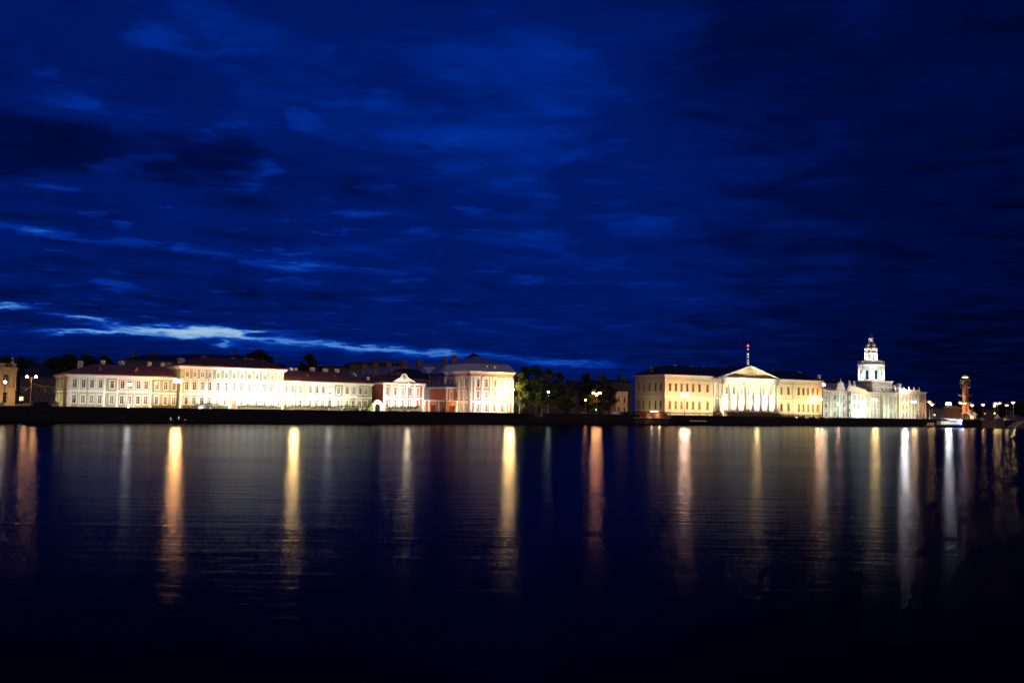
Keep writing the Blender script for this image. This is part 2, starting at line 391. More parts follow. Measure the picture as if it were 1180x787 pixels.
def wing(p0, s0, p1, s1, label, ups, bays, chims, ridge_px, ridge_y, left, pipes, D=20.):
    F = Frame.px(p0, s0, p1, s1); L = F.L
    r = F.root('palace_wing', label, 'building', 'green and white palace row')
    fh, sh = [], []
    us = [F.u(p) for p in ups]
    win_row(r, fh, (0,0), (1,0), us, 9.35, 11.45, 1.05)
    win_row(r, fh, (0,0), (1,0), us, 4.9, 7.05, 1.05, 'hood')
    if left: side_windows(r, sh, F, D, [(9.35,11.45),(4.9,7.05)], 4)
    body(r, F, L, D, 12.2, fh, sh)
    cornice(L, D, 12.2, 12.95, .7).build('cornice', MT['white'], r)
    mb = MB(); mb.box(-.08, L+.08, -.14, 0.02, 7.95, 8.4)
    if left: mb.box(-.14, .02, 0.03, D, 7.95, 8.4)
    mb.build('string_course', MT['white'], r)
    MB().box(-.12, L+.12, -.2, 0.021, G-.3, 3.9).build('plinth', MT['grey'], r)
    # white bay panels behind the grouped windows, pilasters between the bays
    for a, b in bays:
        ua, ub = F.u(a), F.u(b)
        mb = MB()
        inb = sorted(u for u in us if ua < u < ub)
        xs = [ua] + [(x+y)/2 for x, y in zip(inb, inb[1:])] + [ub]
        for k in range(len(xs)-1):          # white framed fields of the grouped bays, upper storey
            mb.box(xs[k]+.0, xs[k]+.22, -.05, .02, 8.41, 12.19); mb.box(xs[k+1]-.22, xs[k+1], -.051, .02, 8.41, 12.19)
        mb.box(ua, ub, -.06, .021, 11.85, 12.18); mb.box(ua, ub, -.062, .022, 8.42, 8.8)
        for k in range(len(xs)-1): mb.box(xs[k]+.0, xs[k]+.18, -.052, .02, 3.91, 7.94)
        mb.build('bay_frame', MT['white'], r)
        for u in (ua, ub):
            for z0, z1 in ((3.91, 7.94), (8.41, 12.19)): pilaster(r, u, z0, z1, .55)
    mb = MB()
    for k in range(13): mb.box(-.16, .5 if k % 2 else .75, -.16, .02, 3.95+k*.62, 3.95+k*.62+.5)   # corner quoins
    if left: mb.build('quoin', MT['white'], r)
    for p in pipes: drainpipe(r, F.u(p), G, 12.2, -.2)
    ra = F.u(ridge_px[0], D/2) ; rb = F.u(ridge_px[1], D/2)
    rz = F.z((ridge_px[0]+ridge_px[1])/2, ridge_y, D/2)
    rf = hip_roof(-.7, L+.7, -.7, D+.7, 12.96, rz, max(ra,.05)+.7, max(L-rb,.05)+.7).build('roof', MT['redroof'], r)
    for cp, cy, cw in chims:
        y_ = D*.5+1.2; u = F.u(cp, y_); chimney(rf, u, y_, rz-2.2, F.z(cp, cy, y_), cw*1.15, .9)
    for q in (.3, .62):
        y_ = 4.; MB().box(L*q-.45, L*q+.45, 3.6, 5.4, 13.6, 15.2).prism_y([(L*q-.6,15.2),(L*q+.6,15.2),(L*q,15.7)],3.4,6.2).build('dormer', MT['redroof'], rf)
    return F, r
FA, rA = wing(77, 4.05, 207, 3.815, 'two storey green and white palace wing with lit side wall, first of the long row',
    [85.6,95.8,105.6,115.3,128.8,140.7,149.2,159.3,168.1,180.5,190.7,200.3], [(81,120),(135,173)],
    [(91,416,1.2),(117,415.5,1.1),(138.5,416,1.4),(170.5,417,1.),(186,418,1.2),(193.5,418,1.3)], (106, 206), 421.3, True, [100.5, 176.5, 205.8])
FC, rC = wing(325.5, 3.60, 428, 3.42, 'two storey green and white palace wing between central block and red gabled house',
    [329,337,346,357.4,365,372,380,390,400,407.5,415,421.5], [(353,384),(396,411.5)],
    [(334,424,1.),(339.5,424.5,.8),(359,423.5,1.3),(374,425,1.4),(387.3,425,1.2),(407.5,430.5,1.3),(423.3,434,1.)], (327, 397), 428.2, False, [353, 412])
# B
FB = Frame.px(206.8, 3.86, 326, 3.635); L = FB.L; D = 21.
rB = FB.root('central_palace', 'three storey green and white central palace block, brightest lit, with an orange doorway', 'building', 'green and white palace row')
ups = [214.9,223.8,232.7,241.3,250.9,260,269,277.9,286.7,295.3,304.3,312.4,320.7]
us = [FB.u(p) for p in ups]; fh = []
win_row(rB, fh, (0,0), (1,0), us, 13.3, 14.7, .95, 'arch')
win_row(rB, fh, (0,0), (1,0), us, 9.4, 11.7, 1.05, 'hood')
win_row(rB, fh, (0,0), (1,0), [u for k, u in enumerate(us) if k != 6], 5.1, 7.1, 1.05, 'plain')
body(rB, FB, L, D, 15.6, fh)
cornice(L, D, 15.6, 16.4, .8).build('cornice', MT['white'], rB)
MB().box(-.1, L+.1, -.16, .02, 7.75, 8.25).build('string_course', MT['white'], rB)
MB().box(-.1, L+.1, -.13, .02, 12.45, 12.8).build('string_course', MT['white'], rB)
MB().box(-.12, L+.12, -.2, .021, G-.3, 3.9).build('plinth', MT['grey'], rB)
xs = [0.3] + [(a+b)/2 for a, b in zip(us, us[1:])] + [L-.3]
for x in xs:
    pilaster(rB, x, 8.26, 12.44, .5); 
for x in xs: pilaster(rB, x, 3.91, 7.74, .5, cap=False)
for u in us:
    mb = MB()
    for q in range(-3, 4): mb.box(u+q*.22-.05, u+q*.22+.05, -.13, .02, 8.45, 8.95)
    mb.box(u-.85, u+.85, -.18, .021, 8.95, 9.08); mb.box(u-.85, u+.85, -.16, .021, 8.3, 8.44); mb.build('balustrade', MT['white'], rB)
for p in (239.5, 299): drainpipe(rB, FB.u(p), G, 15.6, -.25)
ud = us[6]
dr = MB().box(ud-1.0, ud-.7, -.5, .02, G-.3, 6.9).box(ud+.7, ud+1., -.5, .02, G-.3, 6.9).prism_y([(ud-1.3,6.9),(ud+1.3,6.9),(ud,8.0)], -.7, .02).build('portal', MT['sand'], rB)
MB().box(ud-.69, ud+.69, -.12, .02, G-.3, 6.6).build('door', MT['terracotta'], dr)
rz = FB.z(265, 413.3, D/2)
rf = hip_roof(-.8, L+.8, -.8, D+.8, 16.41, rz, FB.u(228.5, D/2)+.8, L-FB.u(303, D/2)+.8).build('roof', MT['darkroof'], rB)
for cp, cy, cw in ((199.5,412.8,1.6),(203.5,412.5,1.4)):
    pass
chimney(rf, FB.u(201.5, 4)+2.2, 6.5, 16.5, FB.z(203, 412.6, 6), 2., 1.)
for cp in (233, 267, 281.5, 288): chimney(rf, FB.u(cp, D/2), D/2, rz-.6, rz+.35, 1.6, .8, 'grey')
for cp in (243, 305): MB().box(FB.u(cp)-.5, FB.u(cp)+.5, 3.5, 5.6, 17.6, 19.2).build('dormer', MT['darkroof'], rf)

# ================================================================== D : red house with baroque gable
FD = Frame.px(441, 3.36, 488, 3.26); L = FD.L; D = 22.
rD = FD.root('gabled_house', 'red two storey house with white pilasters and a round topped baroque gable', 'building')
us = [FD.u(p) for p in (446,455.3,463.9,472.7,481.3)]; fh, sh = [], []
win_row(rD, fh, (0,0), (1,0), us, 9.4, 12.0, 1.15, 'hood'); win_row(rD, fh, (0,0), (1,0), us, 5.3, 7.7, 1.15, 'arch')
body(rD, FD, L, D, 12.9, fh, [], 'pink')
cornice(L, D, 12.9, 13.6, .6).build('cornice', MT['white'], rD)
MB().box(-.06, L+.06, -.12, .02, 8.35, 8.7).build('string_course', MT['white'], rD)
MB().box(-.12, L+.12, -.2, .021, G-.3, 3.95).build('plinth', MT['white'], rD)
for x in [.35] + [(a+b)/2 for a, b in zip(us, us[1:])] + [L-.35]: pilaster(rD, x, 3.96, 12.88, .75, out=.25)
c = L/2
pts = [(c-5.0,13.61),(c+5.0,13.61),(c+4.3,14.3),(c+3.0,14.9),(c+1.9,15.5)] + [(c+1.35*math.cos(a), 15.6+1.35*math.sin(a)) for a in [PI*k/10 for k in range(11)]] + [(c-1.9,15.5),(c-3.0,14.9),(c-4.3,14.3)]
gb = MB().prism_y(pts, -.3, .4).build('gable', MT['white'], rD)
MB().lathe([(.7,-.0),(.7,.12)], 16).build('clock_medallion', MT['grey'], gb).matrix_local = Matrix.Translation((c, -.3, 15.6)) @ Matrix.Rotation(PI/2, 4, 'X')
rf = hip_roof(-.5, L+.5, -.5, D+.5, 13.61, 16.9, 3.2, 3.2).build('roof', MT['darkroof'], rD)
for k, (cp, cy) in enumerate(((431,431),(434,430.4),(438.5,430.6),(442.2,430.5),(449.3,429.2),(453,430),(457,428.8),(460.5,429.2))):
    y_ = 9+k; chimney(rf, max(FD.u(cp, y_), .8+k*.3 if False else FD.u(cp, y_)), y_, 12., FD.z(cp, cy, y_), 1.3, 1., 'brick') if FD.u(cp, y_) > .4 else None
# red courtyard block left of D (blind side wall with many chimneys)
F2 = Frame.px(428.5, 3.14, 443, 3.12)
r2 = F2.root('courtyard_block', 'plain red blind walled block with a row of red chimneys behind the arched gateway', 'building')
body(r2, F2, F2.L, 8, F2.z(433, 434.5), [], [], 'terracotta')
zz = F2.z(433, 434.5)
rf = MB().add([(-.2,-.3,zz+.01),(F2.L+.2,-.3,zz+.01),(F2.L+.2,8.3,zz+.01),(-.2,8.3,zz+.01),(-.2,4,zz+1.1),(F2.L+.2,4,zz+1.1)], [(0,3,2,1),(0,1,5,4),(2,3,4,5),(1,2,5),(3,0,4)]).build('roof', MT['darkroof'], r2)
for cp, cy, w_ in ((430,430.8,.7),(433.5,429.6,1.3),(437.2,430.7,.8),(441.6,430.4,.9)): chimney(rf, F2.u(cp, 4), 4, zz+.3, F2.z(cp, cy, 4), w_, .8, 'brick')
# arched gateway
F3 = Frame.px(427.6, 3.41, 441, 3.37); L3 = F3.L; c = L3*.58
r3 = F3.root('gateway', 'white arched gateway wall between the green wing and the red gabled house', 'gateway')
arch = [(0,G-.3),(c-1.2,G-.3),(c-1.2,5.2)] + [(c-1.2*math.cos(PI*k/8), 5.2+1.1*math.sin(PI*k/8)) for k in range(9)] + [(c+1.2,G-.3),(L3,G-.3),(L3,6.4),(c+2.,6.5),(c+1.2,7.4),(c,7.7),(c-1.2,7.4),(c-2.,6.5),(0,6.4)]
MB().prism_y(arch, 0, .6).build('arch_wall', MT['white'], r3)
mb = MB()
for k in range(9): mb.box(c-1.15+k*.28, c-1.1+k*.28, .25, .3, G, 6.)
mb.build('gate', MT['black'], r3)
# second red house left-behind: dark long roofs behind D
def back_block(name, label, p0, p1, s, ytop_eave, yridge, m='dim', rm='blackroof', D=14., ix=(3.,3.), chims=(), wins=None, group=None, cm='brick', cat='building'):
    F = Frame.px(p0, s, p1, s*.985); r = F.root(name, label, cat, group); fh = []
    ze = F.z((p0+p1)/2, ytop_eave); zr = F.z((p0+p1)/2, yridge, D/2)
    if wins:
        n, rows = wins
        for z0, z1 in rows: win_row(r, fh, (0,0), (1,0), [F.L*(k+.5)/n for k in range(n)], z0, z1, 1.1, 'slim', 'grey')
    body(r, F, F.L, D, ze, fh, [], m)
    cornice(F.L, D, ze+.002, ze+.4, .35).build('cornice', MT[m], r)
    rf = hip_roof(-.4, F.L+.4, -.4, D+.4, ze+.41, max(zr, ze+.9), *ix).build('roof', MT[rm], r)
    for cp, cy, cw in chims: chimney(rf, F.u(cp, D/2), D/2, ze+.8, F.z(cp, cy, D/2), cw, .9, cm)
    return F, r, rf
GB = 'dark unlit houses behind the waterfront'
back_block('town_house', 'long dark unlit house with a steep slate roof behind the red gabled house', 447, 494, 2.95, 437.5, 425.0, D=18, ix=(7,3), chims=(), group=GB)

# ================================================================== E : twelve-bay college, end pavilion and long side
pE = plan(541.3, 3.10); pE2 = plan(591.3, 3.02)
FE = Frame(pE, pE2); L = FE.L
rE = FE.root('college_building', 'tall three storey rose and white end pavilion with grey mansard roof beside the trees', 'building')
us = [FE.u(p) for p in (550.8,560.2,569.9,579.2)]; fh = []; sh = []
D = 24.
win_row(rE, fh, (0,0), (1,0), us, 13.4, 16.2, 1.2, 'arch'); win_row(rE, fh, (0,0), (1,0), us, 9.2, 11.6, 1.2, 'hood'); win_row(rE, fh, (0,0), (1,0), us, 4.3, 6.8, 1.2, 'arch')
win_row(rE, sh, (0,D), (0,-1), [D-2.4-3.9*k for k in range(5)], 13.4, 16.2, 1.2, 'arch'); win_row(rE, sh, (0,D), (0,-1), [D-2.4-3.9*k for k in range(5)], 9.2, 11.6, 1.2, 'hood')
win_row(rE, sh, (0,D), (0,-1), [D-2.4-3.9*k for k in range(5)], 4.3, 6.8, 1.2, 'arch')
body(rE, FE, L, D, 18.4, fh, sh, 'rose')
cornice(L, D, 18.4, 19.2, .7).build('cornice', MT['white'], rE)
MB().box(-.1, L+.1, -.18, .02, 7.6, 8.1).box(-.18, .02, .021, D, 7.6, 8.1).build('string_course', MT['white'], rE)
MB().box(-.09, L+.09, -.15, .02, 17.05, 17.35).box(-.15, .02, .021, D, 17.05, 17.35).build('string_course', MT['white'], rE)
MB().box(-.2, L+.2, -.25, .021, G-.3, 3.95).box(-.25, .02, .022, D, G-.3, 3.95).build('plinth', MT['white'], rE)
for x in [.45, us[0]-1.45] + [(a+b)/2 for a, b in zip(us, us[1:])] + [us[-1]+1.45, L-1.9, L-.45]:
    pilaster(rE, x, 8.11, 17.04, .8, out=.25); pilaster(rE, x, 3.96, 7.59, .85, out=.2, cap=False)
for k in range(6):
    y_ = 4.35+3.9*(k-1)+0
    if y_ < .3: y_ = .5
    MB().box(-.25, .02, y_-.4, y_+.4, 8.11, 17.04).build('pilaster', MT['white'], rE)
    MB().box(-.2, .02, y_-.42, y_+.42, 3.96, 7.59).build('pilaster', MT['white'], rE)
for u in us: MB().box(u-.9, u+.9, -.06, .02, 17.5, 18.2).build('frieze_panel', MT['rose'], rE)
zm = FE.z(565, 419.3); zt = FE.z(553, 410.3, D/2)
mz = mansard(-.7, L+.7, -.7, D+.7, 19.21, zm, zt, 2.2, L*.5, L*.5+.5)
rf = MB().add(mz.v, mz.f[5:]).build('roof', MT['blueroof'], rE); MB().add(mz.v, mz.f[:5]).build('mansard_slope', MT['litslope'], rf)  # lower slopes coloured paler, standing for the light falling on them
for u in us[1:3]: MB().box(u-.5, u+.5, .2, 1.8, 19.6, 21.0).prism_y([(u-.7,21.0),(u+.7,21.0),(u,21.6)], .0, 1.9).build('dormer', MT['grey'], rf)
# the long wing running inland, block by block
sdir = (FE.n).normalized()
for k in range(6):
    o = FE.o + FE.n*(D + k*30.) ; F = Frame(o, o + FE.t*(L-2)); F.o = o + FE.t*(.8 if k % 2 else 0)
    r = F.root('college_block', ['rose and grey college block with a triangular side pediment, directly behind the tall end pavilion', 'second college block inland with dormers in its grey roof', 'third college block inland behind the low red gallery', 'fourth college block of the receding row, brick chimneys on top', 'fifth college block of the receding row, partly hidden by dark roofs', 'last visible college block at the far end of the receding row'][k], 'building', 'college blocks receding inland')
    sh = []; Dk = 29.9
    for z0, z1 in ((13.2,15.6),(9.2,11.6),(4.3,6.8)):
        if k < 3: win_row(r, sh, (0,Dk), (0,-1), [Dk*(j+.5)/7 for j in range(7)], z0, z1, 1.2, 'plain', 'white')
    zc = 18.2
    body(r, F, L-2, Dk, zc, [], sh, 'grey')
    cornice(L-2, Dk, zc, zc+.7, .5).build('cornice', MT['white'], r)
    mb = MB()
    rf = hip_roof(-.5, L-1.5, -.5, Dk+.5, zc+.71, zc+.8, 3, 3)
    rf = MB().add([(-.5,-.5,zc+.71),(L-1.5,-.5,zc+.71),(L-1.5,Dk+.5,zc+.71),(-.5,Dk+.5,zc+.71),((L-2)/2,1.5,zc+5.6),((L-2)/2,Dk-1.5,zc+5.6)], [(0,3,2,1),(0,1,4),(1,2,5,4),(2,3,5),(3,0,4,5)]).build('roof', MT['blueroof'], r)
    if k == 0:
        MB().add([(-.9,9,zc+.72),(-.9,19,zc+.72),(-.9,14,zc+3.6),(5,14,zc+3.6),(2,9,zc+.72),(2,19,zc+.72)], [(0,1,2),(0,2,3,4),(2,1,5,3)]).build('pediment', MT['white'], r)
        for yy in (9.6,14,18.4): MB().box(-.3,.02,yy-.4,yy+.4,8,18.1).build('pilaster', MT['white'], r)
        chimney(rf, L/2-1.5, 4, zc+4, zc+8.2, 1.8, 1.4, 'brick'); chimney(rf, L/2-1, 13, zc+4, zc+7.6, 1.4, 1.2, 'brick')
    else:
        for yy in (6, 21): chimney(rf, L/2-2, yy, zc+4, zc+7.4, 2.4, 1.2, 'brick')
    for yy in (8, 15, 22):
        if k in (1,2,3): MB().box(.6, 3.4, yy-.8, yy+.8, zc+1.2, zc+3.3).add([(.4,yy-1,zc+3.3),(.4,yy+1,zc+3.3),(.4,yy,zc+4),(4,yy,zc+4)],[(0,1,2),(0,2,3),(1,3,2)]).build('dormer', MT['grey'], rf)
# low red gallery wall between D and E with gates, and the two storey corner pavilion
F5 = Frame(plan(488.5, 3.24), plan(527.5, 3.12)); L5 = F5.L
r5 = F5.root('gallery_wall', 'low red courtyard wall with white piers and an arched gate beside the tall rose pavilion', 'wall')
zt5 = F5.z(505, 462.2)
u1, u2 = F5.u(499.5), F5.u(521.5)
h5 = [(u1-1.3,u1+1.3,G-.3,6.3),(u2-1.5,u2+1.5,G-.3,6.2),(F5.u(509.7)-.35,F5.u(509.7)+.35,G-.3,5.4)]
mb = MB(); panel(mb, (0,0), (1,0), L5, G-.3, zt5, h5, .5); panel(mb, (0,.5), (1,0), L5, G-.3, zt5, h5, 0); mb.quad((0,0,zt5),(L5,0,zt5),(L5,.5,zt5),(0,.5,zt5)); mb.build('wall', MT['terracotta'], r5)
MB().box(-.1, L5+.1, -.25, .75, zt5+.002, zt5+.35).build('coping', MT['white'], r5)
for p in (489.5, 494, 505.6, 514.3, 526.5): pilaster(r5, F5.u(p), G-.2, zt5-.002, .7, out=.2)
for u in (u1, u2):
    g = MB()
    for k in range(9): g.box(u-1.2+k*.3-.03, u-1.2+k*.3+.03, .2, .26, G, 6.1)
    g.build('gate', MT['black'], r5)
F6 = Frame(plan(513.5, 3.06), plan(528.2, 3.02)); L6 = F6.L
r6 = F6.root('corner_pavilion', 'small red upper pavilion with one tall window above the low gallery wall', 'building'); fh = []
win_row(r6, fh, (0,0), (1,0), [L6*.42], F6.z(520,460), F6.z(520,451.5), 1.3, 'arch')
z6 = F6.z(520, 448)
sh=[]
body(r6, F6, L6, 9, z6, fh, sh, 'pink')
for x in (.4, L6-.4): pilaster(r6, x, 8.4, z6-.01, .7)
cornice(L6, 9, z6, z6+.5, .4).build('cornice', MT['white'], r6)
hip_roof(-.4, L6+.4, -.4, 9.4, z6+.51, z6+1.9, 2, 2).build('roof', MT['blueroof'], r6)
F7 = Frame(plan(494.5, 2.98), plan(513.2, 2.95)); L7 = F7.L; z7 = F7.z(503, 448.5)
r7 = F7.root('arcade_wing', 'unlit grey arcaded wing with blind pilasters left of the small red pavilion', 'building')
fh = []; hs = [L7*(k+.5)/4 for k in range(4)]
win_row(r7, fh, (0,0), (1,0), hs, F7.z(503,461), F7.z(503,451.5), .9, 'slim', 'grey')
body(r7, F7, L7, 8, z7, fh, [], 'grey')
for k in range(5): pilaster(r7, L7*k/4*.96+.15, 8., z7-.01, .5, m='grey')
cornice(L7, 8, z7, z7+.5, .4).build('cornice', MT['grey'], r7)
hip_roof(-.4, L7+.4, -.4, 8.4, z7+.51, z7+1.6, 2, 2).build('roof', MT['blueroof'], r7)

# ================================================================== H : ochre academy with eight-column portico
FH = Frame.px(766, 2.56, 947.5, 2.30); L = FH.L; D = 22.
rH = FH.root('academy_building', 'long ochre academy building with a white eight column portico and triangular pediment', 'building')
fh, sh = [], []
ul = [FH.u(p) for p in (771.9,778.7,785.3,791.8,798.5,806,815.3,823.6)]; ur = [FH.u(p) for p in (900.5,908.6,920.5,925.8,931.2,936.8,942)]
UP = (14.7, 18.1); LO = (6.6, 10.1)
for z0, z1 in (UP, LO): win_row(rH, fh, (0,0), (1,0), ul+ur, z0, z1, 1.35, 'slim', 'sand')
MT['blueglow'] = mat('lit_basement_glass', (.02,.02,.03), .2, 0, emis=(.45,.4,1), estr=2.5)
win_row(rH, fh, (0,0), (1,0), ul[:5], 3.95, 4.6, .9, 'slim', 'sand', 'blueglow')
win_row(rH, fh, (0,0), (1,0), ul[5:]+ur, 3.95, 4.6, .9, 'slim', 'sand')
up = [FH.u(p) for p in [833,841.5,850,858.5,867,875.5,884,892.5]]
pm_ = [(a+b)/2 for a, b in zip(up, up[1:])]
win_row(rH, fh, (0,0), (1,0), [x for x in pm_], 14.2, 17.2, 1.4, 'plain', 'white'); win_row(rH, fh, (0,0), (1,0), [x for k, x in enumerate(pm_) if k != 3], 7.2, 10.4, 1.4, 'gable', 'white')
fh.append((pm_[3]-1, pm_[3]+1, 6.0, 10.6))
MB().box(pm_[3]-1, pm_[3]+1, .34, .42, 6.0, 10.6).build('door', MT['wood'], rH)
for z0, z1 in (UP, LO): win_row(rH, sh, (0,D), (0,-1), [D*k for k in (.13,.30,.50,.70,.87)], z0, z1, 1.35, 'slim', 'sand')
body(rH, FH, L, D, 21.3, fh, sh, 'ochre')
cornice(L, D, 21.3, 22.1, .8).build('cornice', MT['white'], rH)
MB().box(-.08, L+.08, -.12, .02, 19.5, 19.8).box(-.12, .02, .021, D, 19.5, 19.8).build('string_course', MT['white'], rH)
MB().box(-.1, L+.1, -.18, .02, 11.9, 12.4).box(-.18, .02, .021, D, 11.9, 12.4).build('string_course', MT['white'], rH)
mb = MB(); panel(mb, (-.15,-.15), (1,0), L+.3, G-.3, 3.94, [], .1); mb.box(-.2, L+.2, -.22, .02, 4.75, 5.2); mb.box(-.22, .02, .021, D, 4.75, 5.2); mb.build('plinth', MT['granite2'], rH)
for z0, z1 in (LO,):
    for u in ul+ur: MB().box(u-1.0, u+1.0, -.22, .02, z1+.35, z1+.55).build('window_hood', MT['ochre'], rH)
for p in (828, 897.5, 913.5): drainpipe(rH, FH.u(p), G, 21.3)
zr = FH.z(800, 422.3, D/2)
rf = hip_roof(-.8, L+.8, -.8, D+.8, 22.11, zr, 8, 8).build('roof', MT['blackroof'], rH)
for cp, cy, cw, m in ((750.5,421.5,1.6,'dim'),(762,421.5,2.4,'dim'),(777,420.5,2.,'palechim'),(796,422,1.2,'palechim'),(810,422.5,1.,'palechim'),(889.5,426.5,.8,'palechim'),(900.3,427.5,.9,'palechim'),(908,428.3,1.7,'palechim'),(915.5,428.3,.9,'palechim'),(918.5,428.3,.9,'palechim'),(921.5,428.6,.9,'palechim'),(944,432,1.3,'palechim')):
    y_ = D/2 if cp < 940 else 5; chimney(rf, FH.u(cp, y_), y_, 22.3, FH.z(cp, cy, y_), cw, 1., m)
# portico
PO = 4.6
ca, cb = FH.u(831.5, -PO), FH.u(893.8, -PO)
pr = MB(); 
por = MB()
for k in range(6): por.box(ca-1.2-k*.0, cb+1.2, -PO-1.2-(5-k)*.55, -.02 - k*.002, G-.3+0*k, 3.2+k*.5)
por.build('podium', MT['granite2'], rH)
colm = MB().lathe([(.95,5.71),(.95,5.95),(.8,6.0),(.78,6.3),(.74,10),(.64,17.9),(.62,18.0),(.95,18.7),(.98,18.95)], 16).box(-1.05,1.05,-1.05,1.05,18.952,19.15).mesh('column', MT['white'], False)
for k in range(8):
    o = bpy.data.objects.new('column', colm); COL.objects.link(o); o.parent = rH; o.location = (ca + (cb-ca)*k/7, -PO, 0)
for x in (ca, cb): pilaster(rH, x, 5.8, 19.1, 1.4, out=.3)
MB().box(ca-1.1, cb+1.1, -PO-1.0, -.03, 19.16, 20.9).box(ca-1.3, cb+1.3, -PO-1.2, -.031, 20.902, 21.2).build('entablature', MT['white'], rH)
pa, pb, ap = ca-1.9, cb+1.9, FH.z(868.5, 422.6, -PO)
cc = (pa+pb)/2
pd = MB().prism_y([(pa,21.21),(pb,21.21),(cc,ap)], -PO-.6, -.2).build('pediment', MT['ochre'], rH)
e = .55
mb = MB().box(pa-.4, pb+.4, -PO-1.5, -PO-.55, 21.215, 21.8)
for sx in (-1, 1):
    xe = pa-.6 if sx < 0 else pb+.6
    q = [(xe,21.75),(cc,ap+.55),(cc,ap-.2),(xe - sx*2.2,21.75)]
    mb.prism_y(q if sx < 0 else list(reversed(q)), -PO-1.5, -PO-.55)
mb.build('raking_cornice', MT['white'], pd)
MB().prism_y([(pa,21.9),(cc,ap+.6),(pb,21.9),(cc,21.9)], -PO-.5, 10).build('portico_roof', MT['blackroof'], rH)
# relief in the tympanum
mb = MB()
for k in range(9): mb.ball((cc+(k-4)*1.7, -PO-.7, 22.3+ (1.9-abs(k-4)*.42)*.6), .4, 8, 6, 1.5)
mb.build('tympanum_relief', MT['ochre'], pd)
# ================================================================== K : museum with tower
FKm = Frame.px(948, 2.21, 1057.2, 2.08); L = FKm.L; D = 15.; ZC = 17.4
rK = FKm.root('museum_building', 'pale teal and white museum with a tall stepped white tower', 'building')
segs = [(948,976,0.),(976,997,-2.6),(997,1014,0.4),(1014,1023.9,-1.8),(1023.9,1033.8,0.),(1033.8,1057.2,-1.)]
bnd = [0] + [FKm.u(b, y) for a, b, y in segs[:-1]] + [L]
wcols = [[952,962,972],[979.5,984,989,993.5],[1000.2,1004.3,1008.3,1011.8],[1018.9],[1026.4,1031],[1036.5,1040.3,1044.2,1048,1051.8,1055.4]]
rows = [(13.2,15.4),(8.9,11.4),(4.2,6.8)]
wl = MB()
for k, (a, b, y) in enumerate(segs):
    x0, x1 = bnd[k], bnd[k+1]; hs = []; nw = 1.25 if k in (0,3) else .8
    for z0, z1 in rows:
        win_row(rK, hs, (x0,y), (1,0), [FKm.u(p, y)-x0 for p in wcols[k]], z0, z1, nw, 'plain' if k in (0,3) else 'slim')
    panel(wl, (x0,y), (1,0), x1-x0, G-.3, ZC, hs)
    if k: 
        yp = segs[k-1][2]; lo, hi = min(y, yp), max(y, yp)
        wl.quad((x0,lo,G-.3),(x0,hi,G-.3),(x0,hi,ZC),(x0,lo,ZC))
    # trims of each bay
    MB().box(x0-.1, x1+.1, y-.35, y+.6, ZC-1.2+.003*k, ZC-.7+.003*k).box(x0-.35, x1+.35, y-.75, y+.61, ZC+.002+.003*k, ZC+.5+.003*k).box(x0-.2, x1+.2, y-.5, y+.6, ZC-.35+.003*k, ZC-.02+.003*k).build('cornice', MT['white'], rK)
    cs = wcols[k]; us = [FKm.u(p, y) for p in cs]
    mids = [x0+.45] + [(p+q)/2 for p, q in zip(us, us[1:])] + [x1-.45]
    for x in mids: pilaster(rK, x, 3.96, ZC-1.21, .75 if k in (0,1,3) else .5, y=y, out=.25)
    MB().box(x0-.05, x1+.05, y-.32, y+.02, G-.3, 3.95).build('plinth', MT['granite2'], rK)
wl.quad((0,D,G-.3),(0,0,G-.3),(0,0,ZC),(0,D,ZC)); wl.quad((L,-1,G-.3),(L,D,G-.3),(L,D,ZC),(L,-1,ZC)); wl.quad((L,D,G-.3),(0,D,G-.3),(0,D,ZC),(L,D,ZC)); wl.quad((0,.7,ZC),(L,.7,ZC),(L,D,ZC),(0,D,ZC))
wl.build('wall', MT['teal'], rK)
ML, MR = FKm.u(997, 4), FKm.u(1014, 4)
MB().box(-.4, L+.4, .62, D+.4, ZC+.02, ZC+.46).build('eaves', MT['white'], rK)
hip_roof(-.3, FKm.u(999,5), .4, D+.3, ZC+.52, FKm.z(960, 441.5, D/2), 7, 3).build('roof', MT['blueroof'], rK)
hip_roof(FKm.u(1010,5), L+.3, .4, D+.3, ZC+.523, FKm.z(1040, 445, D/2), 3, 7).build('roof', MT['blueroof'], rK)
# white attic gable and attic parapet with urns
x = FKm.u(969, 0)
gz = ZC+.53
g = MB().prism_y([(x-3.4,gz),(x+3.4,gz),(x+3.0,gz+1.2),(x+2.2,gz+2.0),(x+2.0,gz+3.4),(x+1.7,FKm.z(968,440.5)),(x-1.7,FKm.z(968,440.5)),(x-2.0,gz+3.4),(x-2.2,gz+2.0),(x-3.0,gz+1.2)], -.3, .5)
g.build('attic_gable', MT['white'], rK)
def urn(parent, x, y, z, s=1., m='white'):
    return MB().box(x-.5*s, x+.5*s, y-.5*s, y+.5*s, z, z+1.1*s).lathe([(.2*s,z+1.1*s),(.18*s,z+1.4*s),(.5*s,z+2.*s),(.45*s,z+2.3*s),(.2*s,z+2.5*s),(.05*s,z+2.9*s)], 10, (x,y)).build('urn', MT[m], parent)
xa, xb = FKm.u(976.5,-2.6), FKm.u(997,-2.6)
MB().prism_y([(xa-.3,gz),(xb+.3,gz),(xb+.3,gz+.9),(xb-2,gz+1.3),(xa+4.5,gz+2.6),(xa+1,gz+3.2),(xa-.3,gz+1.6)], -3.3, -2.7).build('attic_parapet', MT['white'], rK)
urn(rK, xa+1.2, -3., gz+3.1, 1.); urn(rK, xa+4.4, -3., gz+2.5, 1.1); urn(rK, x, .1, FKm.z(968,438.4)-.6, .6)
xa, xb = FKm.u(1035,-1), L
